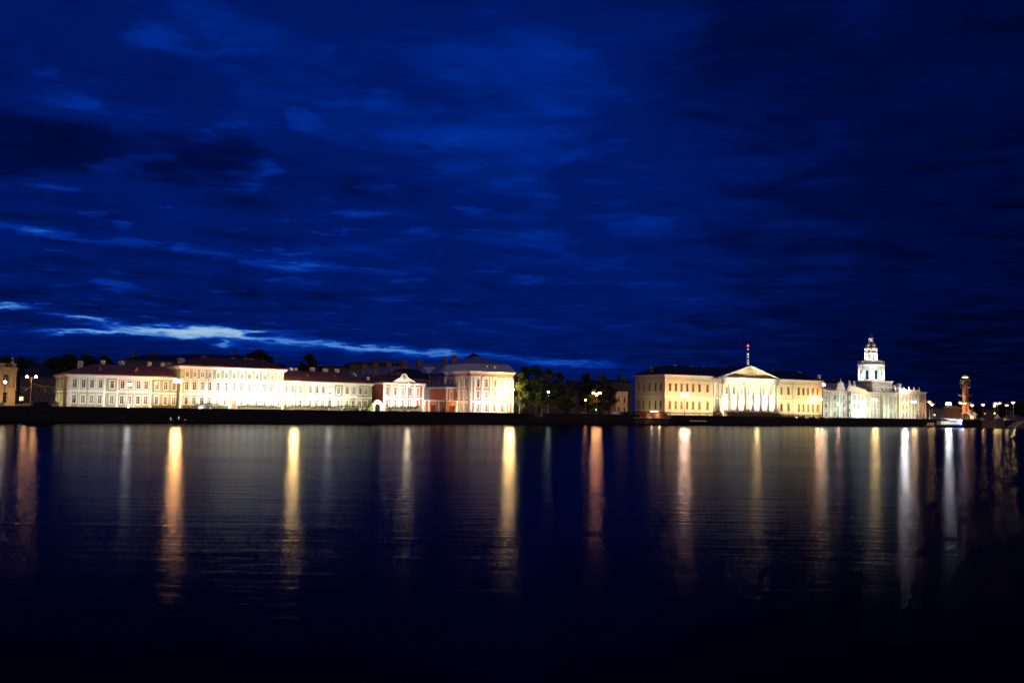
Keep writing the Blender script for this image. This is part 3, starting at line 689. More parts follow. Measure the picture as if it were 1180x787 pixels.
MB().box(xa, xb+.3, -1.6, -1.05, gz+.01, gz+1.7).build('attic_parapet', MT['white'], rK)
for t in (0,.25,.5,.75,1): urn(rK, xa+(xb-xa)*t, -1.3, gz+1.6, .7)
for cp, cy in ((1030,445.5),(1036.5,443.5)): MB().box(FKm.u(cp,4)-.9, FKm.u(cp,4)+.9, 3, 5.5, ZC+.6, FKm.z(cp,cy,4)).prism_y([(FKm.u(cp,4)-1.1,FKm.z(cp,cy,4)),(FKm.u(cp,4)+1.1,FKm.z(cp,cy,4)),(FKm.u(cp,4),FKm.z(cp,cy,4)+.9)],2.8,5.6).build('dormer', MT['white'], rK)
# tower (part with sub-parts)
ty = 9.; tx = (FKm.u(990.6,ty)+FKm.u(1017.6,ty))/2
Z = lambda py: FKm.z(1004, py, ty)
sK = FPX/FKm.w(tx, ty).y
bw = 7.7
bz0, bz1 = ZC-1, Z(440.3)
bs = MB(); hs = []; hs2 = []
tw = empty('tower', (tx, ty, 0), 0, None, None); tw.parent = rK
hl = [2*bw*(k+.5)/7 for k in range(7)]
for z0, z1 in ((bz1-4.6,bz1-3.2),(bz1-2.5,bz1-1.3)):
    win_row(tw, hs, (-bw,-bw), (1,0), hl, z0, z1, 1., 'slim'); win_row(tw, hs2, (-bw,bw), (0,-1), hl, z0, z1, 1., 'slim')
panel(bs, (-bw,-bw), (1,0), 2*bw, bz0, bz1, hs); panel(bs, (-bw,bw), (0,-1), 2*bw, bz0, bz1, hs2); bs.quad((bw,-bw,bz0),(bw,bw,bz0),(bw,bw,bz1),(bw,-bw,bz1)); bs.quad((bw,bw,bz0),(-bw,bw,bz0),(-bw,bw,bz1),(bw,bw,bz1)); bs.quad((-bw,-bw,bz1),(bw,-bw,bz1),(bw,bw,bz1),(-bw,bw,bz1))
bs.build('tower_base', MT['grey'], tw)
cornice(2*bw, 2*bw, bz1+.002, bz1+.55, .6, -bw, -bw).build('base_cornice', MT['white'], tw)
fixed = set(o.name for o in tw.children)
R1 = (1017.4-990.8)/2/sK/.97
z0, z1, z2, z3, z4, z5, z6, z7, z8 = bz1+.56, Z(422.3), Z(420.3), Z(416), Z(403.5), Z(401), Z(394.6), Z(388.8), Z(382.6)
MB().lathe([(R1-.35,z0),(R1-.35,z1)], 8, ph=PI/8).build('octagon_stage', MT['teal'], tw)
for k in range(8):
    a = PI/8 + k*PI/4; MB().tube([(R1*math.cos(a)*.95,R1*math.sin(a)*.95,z0),(R1*math.cos(a)*.95,R1*math.sin(a)*.95,z1)], .75, 8).build('corner_pier', MT['white'], tw)
ap_ = (R1-.35)*math.cos(PI/8)
for k in range(8):
    a = k*PI/4 - PI/2; ux = (-math.sin(a), math.cos(a)); n = (math.cos(a), math.sin(a))
    o = window(tw, (n[0]*(ap_+.02), n[1]*(ap_+.02)), ux, 0, z0+.7, 1.7, (z1-z0)*.62, 'arch', 'white')
    for ch in o.children: ch.location.y = -.36
    pl = MB().box(-2.2,2.2,-.12,.1,z1-1.2,z1-.02).build('frieze_panel', MT['white'], tw); pl.location = (n[0]*ap_, n[1]*ap_, 0); pl.rotation_euler = (0,0,math.atan2(ux[1],ux[0]))
MB().lathe([(R1+.1,z1+.01),(R1+.6,z1+.5),(R1+.6,z2+.25),(R1+.1,z2+.3)], 8, ph=PI/8).build('stage_cornice', MT['white'], tw)
mb = MB().lathe([(R1+.05,z2+.31),(R1+.05,z2+.55)], 8, ph=PI/8)
for k in range(8):
    a, a2 = PI/8+k*PI/4, PI/8+(k+1)*PI/4; p, q = Vector((R1*math.cos(a),R1*math.sin(a),0)), Vector((R1*math.cos(a2),R1*math.sin(a2),0))
    mb.tube([p+Vector((0,0,z2+.31)),p+Vector((0,0,z3+.05))], .45, 6)
    mb.tube([p*.99+Vector((0,0,z3-.2)),q*.99+Vector((0,0,z3-.2))], .22, 6)
    for j in range(1,7): c_ = p.lerp(q, j/7); mb.tube([c_+Vector((0,0,z2+.5)),c_+Vector((0,0,z3-.2))], .2, 5)
mb.build('balustrade', MT['white'], tw)
R2 = 14/2/sK
MB().lathe([(R2-.35,z2+.3),(R2-.35,z4)], 16).build('round_stage', MT['white'], tw)
for k in range(8):
    a = PI/8 + k*PI/4; MB().tube([((R2-.25)*math.cos(a),(R2-.25)*math.sin(a),z3-1),((R2-.25)*math.cos(a),(R2-.25)*math.sin(a),z4)], .36, 6).build('column', MT['white'], tw)
for k in range(8):
    a = k*PI/4 - PI/2
    o = window(tw, (math.cos(a)*(R2-.3), math.sin(a)*(R2-.3)), (-math.sin(a), math.cos(a)), 0, z3+.3, .9, (z4-z3)*.5, 'slim', 'white')
    for ch in o.children: ch.location.y = -.36
MB().lathe([(R2,z4-2.2),(R2+.25,z4-2.0),(R2,z4-1.8)], 16).build('string_course', MT['white'], tw)
MB().lathe([(R2-.05,z4),(R2+.3,z4+.4),(R2+.3,z5-.2),(R2-.1,z5)], 16).build('stage_cornice', MT['white'], tw)
h = z6-z5
MB().lathe([(R2-.2,z5),(R2-.2,z5+h*.2),(R2-.55,z5+h*.5),(R2-1.15,z5+h*.8),(1.45,z6)], 20).build('dome', MT['domegrey'], tw, True)
MB().lathe([(1.5,z6),(1.5,z6+.35),(1.15,z6+.5),(1.15,z7-.9),(1.55,z7-.7),(1.5,z7-.4),(.5,z7)], 12).build('lantern', MT['white'], tw)
mb = MB(); c = Vector((0,0,z7+1.2))
for k in range(3):
    f_ = (lambda a: Vector((math.cos(a),math.sin(a),0)), lambda a: Vector((math.cos(a),0,math.sin(a))), lambda a: Vector((0,math.cos(a),math.sin(a))))[k]
    mb.tube([c + f_(2*PI*j/16)*.9 for j in range(17)], .12, 5)
mb.tube([(0,0,z7),(0,0,z8)], .09, 5).ball((0,0,z7+1.2), .5, 10, 8)
mb.build('armillary_sphere', MT['domegrey'], tw)
RT = Matrix.Rotation(math.radians(22.5), 4, 'Z')
for o in list(tw.children):
    if o.name not in fixed:
        loc = RT @ o.location; o.location = loc; o.rotation_euler.z += math.radians(22.5)
# mauve end house right of the museum
F = Frame.px(1057.8, 2.05, 1067, 2.03); rM = F.root('end_house', 'narrow three storey mauve house at the end of the museum, lit orange at its corner', 'building'); fh=[]
zt = F.z(1062, 453.3)
for z0, z1 in ((13,15),(8.9,11),(4.5,6.6)): win_row(rM, fh, (0,0), (1,0), [F.L*.3, F.L*.68], z0, z1, .9, 'slim')
body(rM, F, F.L, 14, zt, fh, [], 'dim' if False else 'sand')
for x in (.3, F.L-.3): pilaster(rM, x, 3.5, zt-.01, .6)
cornice(F.L, 14, zt, zt+.7, .6).build('cornice', MT['white'], rM)
hip_roof(-.5, F.L+.5, -.5, 14.5, zt+.71, zt+1.5, 2, 2).build('roof', MT['blueroof'], rM)

# ================================================================== left edge : yellow palace
F = Frame(plan(-60, 4.42), plan(17.2, 4.22)); L = F.L
rY = F.root('ochre_palace', 'ochre palace corner with arched niche and rooftop balustrade at the left edge of the view', 'building'); fh = []
us = [F.u(p) for p in (-42,-30,-18,-6,6)]
zc = F.z(10, 426.2)
win_row(rY, fh, (0,0), (1,0), us, 9.6, 12.2, 1.3, 'arch', 'sand'); win_row(rY, fh, (0,0), (1,0), us, 4.6, 7.4, 1.2, 'plain', 'sand')
body(rY, F, L, 14, zc, fh, [], 'sand')
cornice(L, 14, zc, zc+.6, .5).build('cornice', MT['sand'], rY)
MB().box(-.1, L+.1, -.15, .02, 8.2, 8.6).build('string_course', MT['sand'], rY)
for p in (-36,-24,-12,0,11.5,16.5): pilaster(rY, F.u(p), 8.61, zc-.01, .6, m='sand')
mb = MB().box(-.1, L+.1, .1, .5, zc+.601, zc+.8).box(-.1, L+.1, .08, .52, zc+1.5, zc+1.7)
k = 0.
while k < L: mb.box(k, k+.16, .2, .4, zc+.8, zc+1.5); k += .5
for p in (-36,-18,1,14.5): mb.box(F.u(p)-.5, F.u(p)+.5, 0, .6, zc+.602, zc+1.75)
mb.build('balustrade', MT['sand'], rY)
urn(rY, F.u(13), .3, zc+1.75, .7, 'grey')
hip_roof(0, L, 1.5, 13.5, zc+.61, zc+1.6, 4, 4).build('roof', MT['blackroof'], rY)

# ================================================================== dark back rows
rws = [(4.6,6.6),(8.2,10.2)]
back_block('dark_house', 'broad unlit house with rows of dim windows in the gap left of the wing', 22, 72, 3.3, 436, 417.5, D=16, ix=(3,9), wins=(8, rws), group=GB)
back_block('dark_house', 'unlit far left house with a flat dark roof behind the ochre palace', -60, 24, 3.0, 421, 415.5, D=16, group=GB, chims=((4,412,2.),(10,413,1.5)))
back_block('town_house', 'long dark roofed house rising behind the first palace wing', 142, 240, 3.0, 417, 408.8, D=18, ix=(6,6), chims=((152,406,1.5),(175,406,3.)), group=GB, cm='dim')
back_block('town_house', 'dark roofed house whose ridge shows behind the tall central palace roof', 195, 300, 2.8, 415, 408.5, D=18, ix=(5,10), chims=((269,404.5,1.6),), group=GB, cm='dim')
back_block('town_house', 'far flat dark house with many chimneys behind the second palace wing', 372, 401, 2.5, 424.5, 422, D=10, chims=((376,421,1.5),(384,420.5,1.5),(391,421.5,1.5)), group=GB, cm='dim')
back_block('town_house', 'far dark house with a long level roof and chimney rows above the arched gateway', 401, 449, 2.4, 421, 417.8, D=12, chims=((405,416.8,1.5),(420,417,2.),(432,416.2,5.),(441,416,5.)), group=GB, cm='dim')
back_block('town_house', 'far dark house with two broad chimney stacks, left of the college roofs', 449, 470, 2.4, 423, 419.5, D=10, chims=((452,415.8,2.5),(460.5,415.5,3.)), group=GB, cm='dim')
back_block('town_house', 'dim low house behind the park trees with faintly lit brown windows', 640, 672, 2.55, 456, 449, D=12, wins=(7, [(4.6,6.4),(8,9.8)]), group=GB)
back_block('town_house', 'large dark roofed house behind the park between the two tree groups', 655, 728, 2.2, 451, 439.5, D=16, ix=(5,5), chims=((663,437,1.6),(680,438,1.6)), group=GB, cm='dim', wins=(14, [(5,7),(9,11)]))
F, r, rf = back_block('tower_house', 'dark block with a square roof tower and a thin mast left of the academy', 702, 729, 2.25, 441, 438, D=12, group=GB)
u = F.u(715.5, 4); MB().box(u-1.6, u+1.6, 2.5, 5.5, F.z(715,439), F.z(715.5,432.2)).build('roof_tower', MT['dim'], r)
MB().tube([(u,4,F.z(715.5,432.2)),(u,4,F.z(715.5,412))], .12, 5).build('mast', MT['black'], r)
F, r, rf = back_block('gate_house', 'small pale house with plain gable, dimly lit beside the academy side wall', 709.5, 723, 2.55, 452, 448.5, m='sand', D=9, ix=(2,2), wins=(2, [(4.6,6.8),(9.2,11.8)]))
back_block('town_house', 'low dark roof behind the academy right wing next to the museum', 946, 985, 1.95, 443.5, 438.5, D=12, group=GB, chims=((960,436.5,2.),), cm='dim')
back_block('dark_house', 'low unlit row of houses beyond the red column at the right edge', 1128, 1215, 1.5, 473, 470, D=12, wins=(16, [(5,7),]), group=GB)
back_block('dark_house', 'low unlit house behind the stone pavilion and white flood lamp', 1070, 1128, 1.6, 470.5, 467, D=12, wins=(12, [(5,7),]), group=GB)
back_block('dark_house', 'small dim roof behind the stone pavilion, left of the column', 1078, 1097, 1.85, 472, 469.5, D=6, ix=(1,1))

# ================================================================== trees
def leafy(mb, c, rad, n, size, rnd):
    for _ in range(n):
        while True:
            p = Vector((rnd.uniform(-1,1), rnd.uniform(-1,1), rnd.uniform(-1,1)))
            if p.length < 1 and p.length > .35: break
        p = Vector((p.x*rad[0], p.y*rad[1], p.z*rad[2])) + Vector(c)
        a = Vector((rnd.gauss(0,1), rnd.gauss(0,1), rnd.gauss(0,1))).normalized(); b = a.cross(Vector((rnd.gauss(0,1), rnd.gauss(0,1), rnd.gauss(0,1)))).normalized()
        s_ = size*rnd.uniform(.6,1.3)
        mb.add([p-a*s_, p-b*s_*.55, p+a*s_, p+b*s_*.55], [(0,1,2,3)])
def tree(p, h, rad, label, group, m='leaf', seed=0, size=.4, dens=1., name='broadleaf_tree', z=G, low=.2, conic=False):
    rnd = random.Random(seed); r = empty(name, (p.x, p.y, z), rnd.uniform(0,6), label, 'tree', group)
    tr = MB().tube([(0,0,-.3),(rnd.uniform(-.2,.2),rnd.uniform(-.2,.2),h*.3),(rnd.uniform(-.4,.4),rnd.uniform(-.4,.4),h*.85)], .022*h+.08, 8, .05)
    cl = []
    nb = 16
    for k in range(nb):
        a = 2*PI*k/nb*2.4+rnd.uniform(-.3,.3); t = (k+.5)/nb
        zz = h*(low + (1-low)*t*.9); rr = rad*(math.sin(PI*(t*.78+.14)) if not conic else (1-t*.85))*rnd.uniform(.45,.85)
        q = (rr*math.cos(a), rr*math.sin(a), zz); tr.tube([(0,0,zz-h*.12),(q[0]*.5,q[1]*.5,zz-h*.04),q], .012*h*(1-t*.6)+.02, 5, .02); cl.append((q, rad*rnd.uniform(.28,.46)))
    cl.append(((0,0,h*.93), rad*.33)); cl.append(((0,0,h*.6), rad*.55))
    tr.build('trunk', MT['bark'], r)
    mb = MB()
    for q, cr in cl: leafy(mb, q, (cr,cr,cr*.8), int(95*dens*(cr/1.8)**1.6)+30, size, rnd)
    mb.build('crown', MT[m], r)
    return r
TG = 'park trees right of the rose pavilion'
tl = [ # px, s, top y, radius m, label
 (599,3.0,428,3.8,'bright underlit green tree touching the tall rose pavilion','leaf'),
 (607,2.85,422,5.2,'tall green tree, second from the rose pavilion','leaf'),
 (618,2.9,420.5,5.0,'tallest green park tree left of the greenish lamp','leaf'),
 (631,2.86,424,4.8,'dark green tree around the greenish street lamp','leaf'),
 (643,2.75,428,4.6,'dark round tree right of the greenish street lamp','leaf2'),
 (624,3.02,446,2.6,'small low tree under the greenish lamp, its trunk brightly lit','leaf'),
 (655,2.7,437,3.8,'low dark tree at the right end of the green park group','leaf2'),
 (677,2.6,429,4.6,'dark tree behind the orange three globe lamp, left one','leaf2'),
 (694,2.66,430.5,4.4,'tall dark tree directly right of the orange three globe lamp','leaf2'),
 (702,2.6,440,4.,'dark bushy tree next to the small pale house','leaf2'),
 (652,2.9,456,2.6,'small dark tree standing in front of the dim low house','leaf2'),
 (684,2.75,448,2.8,'little tree under the orange lamps behind the green signal','leaf'),
 (586,2.7,421,3.8,'dark tree top showing just behind the rose pavilion roof corner','leaf2'),
 (603,2.6,419.8,4.2,'far dark tree crown above the first green trees','leaf2')]
for k, (px, s, ty_, rd, lb, m) in enumerate(tl):
    p = plan(px, s); h = (yh(px)-ty_)/s + HC - G
    tree(p, h, rd, lb, TG, m, 100+k, .36, 1.6)
TB = 'dark tree crowns behind the roofs'
tb = [(62,3.1,411.5,6.,'low wide dark tree crown above the gap left of the first palace wing'),(80,3.1,409.5,7.,'broad dark crown over the left end of the palace wing'),(96,3.0,408.5,6.,'dark crown behind the first pale chimney'),
 (118,3.0,409.5,4.5,'dark crown rising behind the second pale chimney'),(298,2.9,402.8,6.5,'big round dark crown behind the right end of the central palace roof'),(288,2.95,405,4.5,'dark crown left of the big round one behind the central palace roof'),
 (309,2.9,409,4.5,'lower dark crown at the right end of the central palace roof'),(321,2.8,419,4.,'small dark crown right of the central palace, low on the roof line'),(355.5,2.8,406.5,4.6,'tall upright dark tree behind the second palace wing'),
 (347,2.8,417,3.5,'low dark crown left of the tall upright tree'),(545,2.3,406.6,7.,'dark crown peeping over the ridge of the tall grey mansard roof'),
 (3,3.2,411,5.,'dark crown above the ochre palace at the left edge'),(22,3.1,410.5,3.6,'narrow dark crown just right of the ochre palace'),(33,3.1,411,3.,'small dark crown above the double orange lamp'),
 (1083,1.75,466,4.,'dark crown behind the white flood lamp near the museum end'),(1104,1.7,462.5,4.,'dark crown behind the small stone pavilion'),(1175,1.7,463,6.,'wide dark crown behind the last star bright lamp'),(1155,1.65,466.5,5.,'dark crown behind the lamps right of the column'),(1128,1.7,467.5,4.,'low dark crown just right of the column')]
for k, (px, s, ty_, rd, lb) in enumerate(tb):
    p = plan(px, s); h = (yh(px)-ty_)/s + HC - G
    tree(p, h, rd, lb, TB, 'leaf2', 300+k, .5, 1.5, low=.35)
F = Frame(plan(592, 2.8), plan(722, 2.42)); r = F.root('park_wall', 'long dim plastered wall behind the park trees', 'wall')
MB().box(0, F.L, 0, .5, G-.3, G+4.2).build('wall', MT['dim'], r); MB().box(-.1, F.L+.1, -.12, .62, G+4.201, G+4.45).build('coping', MT['grey'], r)
back_block('dark_house', 'wide unlit house filling the view behind the green park trees', 588, 650, 2.35, 447, 440, D=14, ix=(4,4), group=GB, wins=(10, [(5,7),(9,11)]))
# hedges and shrubs in front of the palaces
def hedge(F, p0, p1, y, h, label, seed, d=1.1):
    a, b = F.u(p0, y), F.u(p1, y); rnd = random.Random(seed); w0 = F.w((a+b)/2, y, G); L = (b-a)
    r = empty('hedge', w0, F.rz, label, 'hedge', 'clipped hedges in front of the palaces')
    MB().box(-L/2+.1, L/2-.1, -d/2+.1, d/2-.1, -.2, h-.15).build('twigs', MT['bark'], r)
    mb = MB()
    for _ in range(int(L*55)):
        x = rnd.uniform(-L/2, L/2); f_ = rnd.random()
        q = Vector((x, -d/2+rnd.uniform(-.06,.12), rnd.uniform(0,h))) if f_ < .55 else Vector((x, rnd.uniform(-d/2,d/2), h+rnd.uniform(-.15,.08+.1*math.sin(x*1.7))))
        a_ = Vector((rnd.gauss(0,1),rnd.gauss(0,1),rnd.gauss(0,1))).normalized(); b_ = a_.cross(Vector((rnd.gauss(0,1),rnd.gauss(0,1),rnd.gauss(0,1)))).normalized(); s_ = .17
        mb.add([q-a_*s_, q-b_*s_*.6, q+a_*s_, q+b_*s_*.6], [(0,1,2,3)])
    mb.build('foliage', MT['hedge'], r)
hedge(FA, 176, 205, -2.4, 1.5, 'low clipped hedge at the foot of the first wing, by the orange lamp', 1)
hedge(FB, 209, 263, -2.6, 1.7, 'clipped hedge left of the orange doorway', 2)
hedge(FB, 275, 324, -2.6, 1.7, 'clipped hedge right of the orange doorway', 3)
hedge(FC, 329, 392, -2.4, 1.7, 'long clipped hedge at the foot of the second wing', 4)
hedge(FC, 396, 424, -2.4, 1.6, 'hedge by the bench shelter at the right end of the second wing', 5)
hedge(FD, 450, 487, -2.4, 1.9, 'bright green hedge at the foot of the red gabled house', 6)
p = FC.w(FC.u(426, -4), -4)
tree(p, 3.0, 1.6, 'small round lit bush in front of the arched gateway', None, 'hedge', 77, .2, 1.5, 'bush', low=.1)
# ================================================================== street lamps
street_lamp(36.3, 434, ORANGE, 600, 'double headed orange street lamp in the gap beside the ochre palace', 2, s=4.1, spread=2.5, poled='sand')
street_lamp(6, 440.2, WARM, 260, 'single white lantern in front of the ochre palace', 1, s=4.5, poled='black')
street_lamp(205.2, 439.2, ORANGE, 5200, 'very bright orange double globe lamp where the first wing meets the central palace', 2, s=4.22, spread=1.3, r=.5, poled='black')
street_lamp(341, 441.3, YEL, 4200, 'bright yellow double globe lamp right of the central palace, on a dark post', 2, s=3.84, spread=1.0, r=.45, poled='black')
street_lamp(471, 443.6, WARM, 1300, 'yellow white lamp on a thin post in front of the red gabled house', 1, s=3.4, r=.45, poled='black')
street_lamp(588, 449.2, YEL, 6500, 'dazzling yellow double globe lamp at the right corner of the rose pavilion', 2, s=3.22, spread=1.6, r=.5)
street_lamp(632, 451.5, (.85,1,.6), 110, 'greenish white lamp inside the park trees on a pale post', 1, s=3.02, r=.4)
street_lamp(687.5, 452.8, (1,.36,.12), 1300, 'orange three globe lamp in front of the dark park trees', 3, s=2.86, spread=2.6, r=.45)
street_lamp(674.7, 461, (1,.36,.1), 160, 'small low orange lamp left of the three globe lamp', 1, s=2.7, r=.36)
street_lamp(789, 454.6, (1,.55,.32), 2500, 'white orange triple globe lamp in front of the academy left wing', 3, s=2.66, spread=2.6, r=.48, poled='black')
street_lamp(872.2, 455.5, YEL, 2400, 'yellow lamp in front of the academy portico columns', 1, s=2.42, r=.5, poled='black')
street_lamp(943.8, 460, (1,.5,.26), 2000, 'orange double globe lamp at the right corner of the academy', 2, s=2.38, spread=1.7, r=.48, poled='black')
street_lamp(965.5, 465.6, (1,.42,.25), 800, 'small reddish lamp in front of the museum left wing', 1, s=2.28, r=.42, poled='black')
street_lamp(1008, 461.2, YEL, 2800, 'yellow double globe lamp in front of the museum centre below the tower', 2, s=2.19, spread=1.5, r=.5, poled='black')
street_lamp(1053, 463.2, (1,.55,.25), 1500, 'orange double globe lamp before the right end of the museum', 2, s=2.13, spread=1.4, r=.45, poled='black')
GR = 'street lamps on the spit around the column'
for px, py, col, pw, lb, hd in ((1071,463,YEL,1500,'yellow lamp just right of the narrow mauve house, left one of a close pair',1),(1074.2,466,YEL,1100,'yellow lamp, lower right one of the close pair beside the mauve house',1),
    (1077,478,(1,.4,.1),200,'tiny low orange lamp near the water left of the passenger boat',1),(1109.3,464.2,YEL,1600,'wide double globe yellow lamp overlapping the red column',2),
    (1120.2,466.7,(1,.6,.35),800,'small pinkish lamp directly right of the red column',1),(1132.6,466.2,YEL,1500,'yellow lamp above the red traffic light',1),
    (1146,467.2,YEL,1100,'yellow lamp, left one of the close pair by the granite pier',1),(1149.5,464.4,YEL,2000,'double yellow lamp, right one of the close pair by the granite pier',2),
    (1159.8,466.7,(1,.62,.25),1500,'yellow lamp on a bright post standing on the granite pier',1),(1167.6,463.6,(1,.66,.2),2600,'star bright lamp at the top of the curved ramp, last on the right',1)):
    street_lamp(px, py, col, pw*.55, lb, hd, s=qs(px)*.965 if py < 470 else qs(px)*.99, r=.6 if py < 470 else .3, group=GR, poled='sand', spread=2.4, glare_cone=True)
street_lamp(1092.8, 465.2, WHITE, 3500, 'dazzling white flood lamp on a mast left of the stone pavilion', 2, s=1.995, r=.75, group=GR, spread=1.4)
# floodlight masts that read as white blobs in front of the wings and on the museum roof
def mast_flood(px, py, s, col, power, label, r=.4, heads=1):
    p = at(px, py, FPX/s); root = empty('floodlight_mast', (p.x, p.y, G), 0, label, 'floodlight', 'floodlights on thin masts')
    h = p.z - G; MB().lathe([(.16,0),(.07,h-.3)], 8).build('pole', MT['white'], root)
    MB().box(-.5,.5,.3,.5,h-.35,h+.35).build('housing', MT['white'], root)
    MB().ball((0,.0,h), r, 12, 8, .8).build('lamp_glass', emat('flood_glass', col, power/(4*PI*PI*r*r)), root, True)
    return root
mast_flood(149, 443, 4.0, WHITE, 420, 'white floodlight mast before the middle windows of the first palace wing', .5)
mast_flood(380, 449.5, 3.6, WHITE, 260, 'white floodlight mast before the middle windows of the second palace wing', .5)
def roof_flood(px, py, s, col, power, label, r=.55):
    p = at(px, py, FPX/s); root = empty('roof_floodlight', (p.x, p.y, p.z-1.3), 0, label, 'floodlight', 'floodlights on the museum eaves')
    MB().box(-.1,.1,-.1,.1,0,1.0).box(-.5,.5,.2,.5,.8,1.8).build('bracket', MT['steel'], root)
    MB().ball((0,-.1,1.3), r, 12, 8, .8).build('lamp_glass', emat('flood_glass', col, power/(4*PI*PI*r*r)), root, True)
p_ = FKm.w(FKm.u(1041.5,-1.3), -1.7); roof_flood(1041.8, 450.2, FPX/p_.y, WHITE, 16000, 'dazzling white floodlight on the parapet of the museum right wing', .8)
p_ = FKm.w(FKm.u(949.5,-1), -1.); roof_flood(949.3, 443.2, FPX/p_.y, WARM, 2600, 'bright warm floodlight above the left end of the museum roof', .7)

# ================================================================== facade floodlights
def fl(F, px, y, z, ty_, tz, power, col, label, spot=125, dx=0.):
    u = F.u(px, 0); return flood(F.w(u, y, z), F.w(u+dx, ty_, tz), power, col, label, spot)
G3 = G+.7
A_ = [(84,2100,(1,.88,.70)),(98,2300,(1,.90,.74)),(113,2600,(1,.92,.78)),(131,2100,(1,.95,.82)),(143,8200,WHITE),(158,4200,WHITE),(172,3000,WHITE),(189,2600,(1,.82,.66)),(201,3400,(1,.76,.52))]
names = ['by the left corner','under the second window pair','under the fourth window','by the single green bay','at the brightest bay','at the seventh window','at the ninth window','under the eleventh window','by the junction with the central palace']
for (px, pw, c), nm in zip(A_, names): fl(FA, px, -6.5, G3, 0, 9.0, pw*.45, c, 'floodlight at the foot of the first palace wing, ' + nm)
flood(FA.w(-5, 6, G3), FA.w(0, 10, 6), 1500, (1,.8,.35), 'small floodlight at the side wall of the first palace wing, river end', 100)
flood(FA.w(-5, 14, G3), FA.w(0, 14, 6), 1300, (1,.85,.4), 'small floodlight at the side wall of the first palace wing, inland end', 100)
B_ = [(213,5200,(1,.85,.6)),(226,5000,(1,.9,.66)),(240,5500,WHITE),(254,9000,WHITE),(268,12500,WHITE),(282,13500,WHITE),(297,12500,WHITE),(312,9500,WHITE),(323,7500,WHITE)]
names = ['at its left corner','under the second window','under the fourth window','under the fifth window','before the doorway','right of the doorway','under the tenth window','under the twelfth window','at its right corner']
for (px, pw, c), nm in zip(B_, names): fl(FB, px, -8, G3, 0, 11.0, pw*.68, c, 'small floodlight at the foot of the central palace, ' + nm)
C_ = [(334,9000,WHITE),(347,6500,WHITE),(360,4200,(1,.95,.7)),(373,5200,WHITE),(383,6500,WHITE),(396,3400,(1,.95,.7)),(409,3800,(1,.9,.6)),(421,4200,(1,.85,.5))]
names = ['by the central palace','under the third window','under the fourth window','under the sixth window','at the bright seventh window','by the single green bay','under the tenth window','by the right corner']
for (px, pw, c), nm in zip(C_, names): fl(FC, px, -6.5, G3, 0, 9.0, pw*.6, c, 'small floodlight at the foot of the second palace wing, ' + nm)
flood(F3.w(L3*.5, -5, G3), F3.w(L3*.5, 0, 6), 1800, (1,.8,.5), 'small floodlight before the arched gateway', 110)
flood(F2.w(F2.L*.4, -9, G3), F2.w(F2.L*.4, 0, 10), 4500, (1,.65,.4), 'small floodlight behind the gateway facing the blind red wall', 100)
for px, nm in ((446,'left'),(458,'left of the middle'),(471,'right of the middle'),(483,'right')): fl(FD, px, -7, G3, 0, 9.5, 4800, (1,.92,.78), 'small floodlight at the foot of the red gabled house, ' + nm)
for px, pw, nm in ((546,6500,'left corner'),(556,7500,'first window'),(566,8500,'middle pilaster'),(576,9000,'third window'),(587,10000,'right corner')): fl(FE, px, -7, G3, 0, 11.5, pw*.56, (1,.90,.78), 'small floodlight before the rose pavilion, ' + nm)
flood(FE.w(-7, 4, G3), FE.w(0, 5, 9), 3200, (1,.72,.4), 'small floodlight at the side wall of the rose pavilion, near the river', 110)
flood(FE.w(-7, 13, G3), FE.w(0, 13, 9), 1500, (1,.72,.4), 'small floodlight at the side wall of the rose pavilion, further inland', 110)
flood(F5.w(F5.u(524), -4, G3), F5.w(F5.u(524), 0, 6), 2600, (1,.7,.35), 'small floodlight at the right end of the low red gallery wall', 110)
flood(F5.w(F5.u(496), -5, G3), F5.w(F5.u(496), 0, 6), 900, (1,.75,.5), 'small floodlight at the left end of the low red gallery wall', 110)
for px, pw, nm in ((500,900,'left'),(520,1800,'right')): flood(F5.w(F5.u(px), 4, G3), F6.w(F6.u(px), 0, 12), pw, (1,.85,.7), 'small floodlight in the yard behind the gallery wall, ' + nm, 120)
H_ = [(772,4200,(1,.78,.52)),(784,4800,(1,.78,.52)),(796,5600,(1,.80,.54)),(809,6500,(1,.84,.58)),(821,7000,(1,.86,.6)),(903,6800,(1,.9,.62)),(916,6500,(1,.94,.62)),(929,6800,(1,.92,.62)),(941,6800,(1,.82,.45))]
names = ['under its first window','under the third window','under the fifth window','under the sixth window','left of the portico','right of the portico','by the middle drainpipe','under the last window group','at the right corner']
for (px, pw, c), nm in zip(H_, names): fl(FH, px, -9.5, G3, 0, 14, pw*1.2, c, 'small floodlight at the foot of the academy, ' + nm)
flood(FH.w(-10, 7, G3), FH.w(0, 8, 9), 1700, (1,.84,.5), 'small floodlight at the academy side wall, near the river', 110)
flood(FH.w(-10, 16, G3), FH.w(0, 15, 9), 1300, (1,.9,.6), 'small floodlight at the academy side wall, further inland', 110)
for k in range(7):
    x = pm_[k]; flood((lambda w_: (w_.x, w_.y, 6.1))(FH.w(x, -PO+.9, 6.1)), FH.w(x, 0, 14), 14000, (1,.93,.72), 'floodlight between the portico columns, gap %s from the left' % ['one','two','three','four','five','six','seven'][k], 130, 'floodlights inside the portico')
for k, px in enumerate((840, 858, 877, 893)): fl(FH, px, -16, G3, -PO, 16, 3600, (1,.86,.6), 'floodlight on the forecourt before the portico, ' + ['leftmost','second','third','rightmost'][k], 80)
for k in range(3):
    x = ca + (cb-ca)*(.2+.3*k); w_ = FH.w(x, -PO-1.3, 21.95); flood(FH.w(x, -15.5, G3), FH.w(x, -PO-.6, 24.5), 52000, (1,.88,.6), 'narrow floodlight on the forecourt aimed at the pediment, ' + ['left','middle','right'][k], 42)
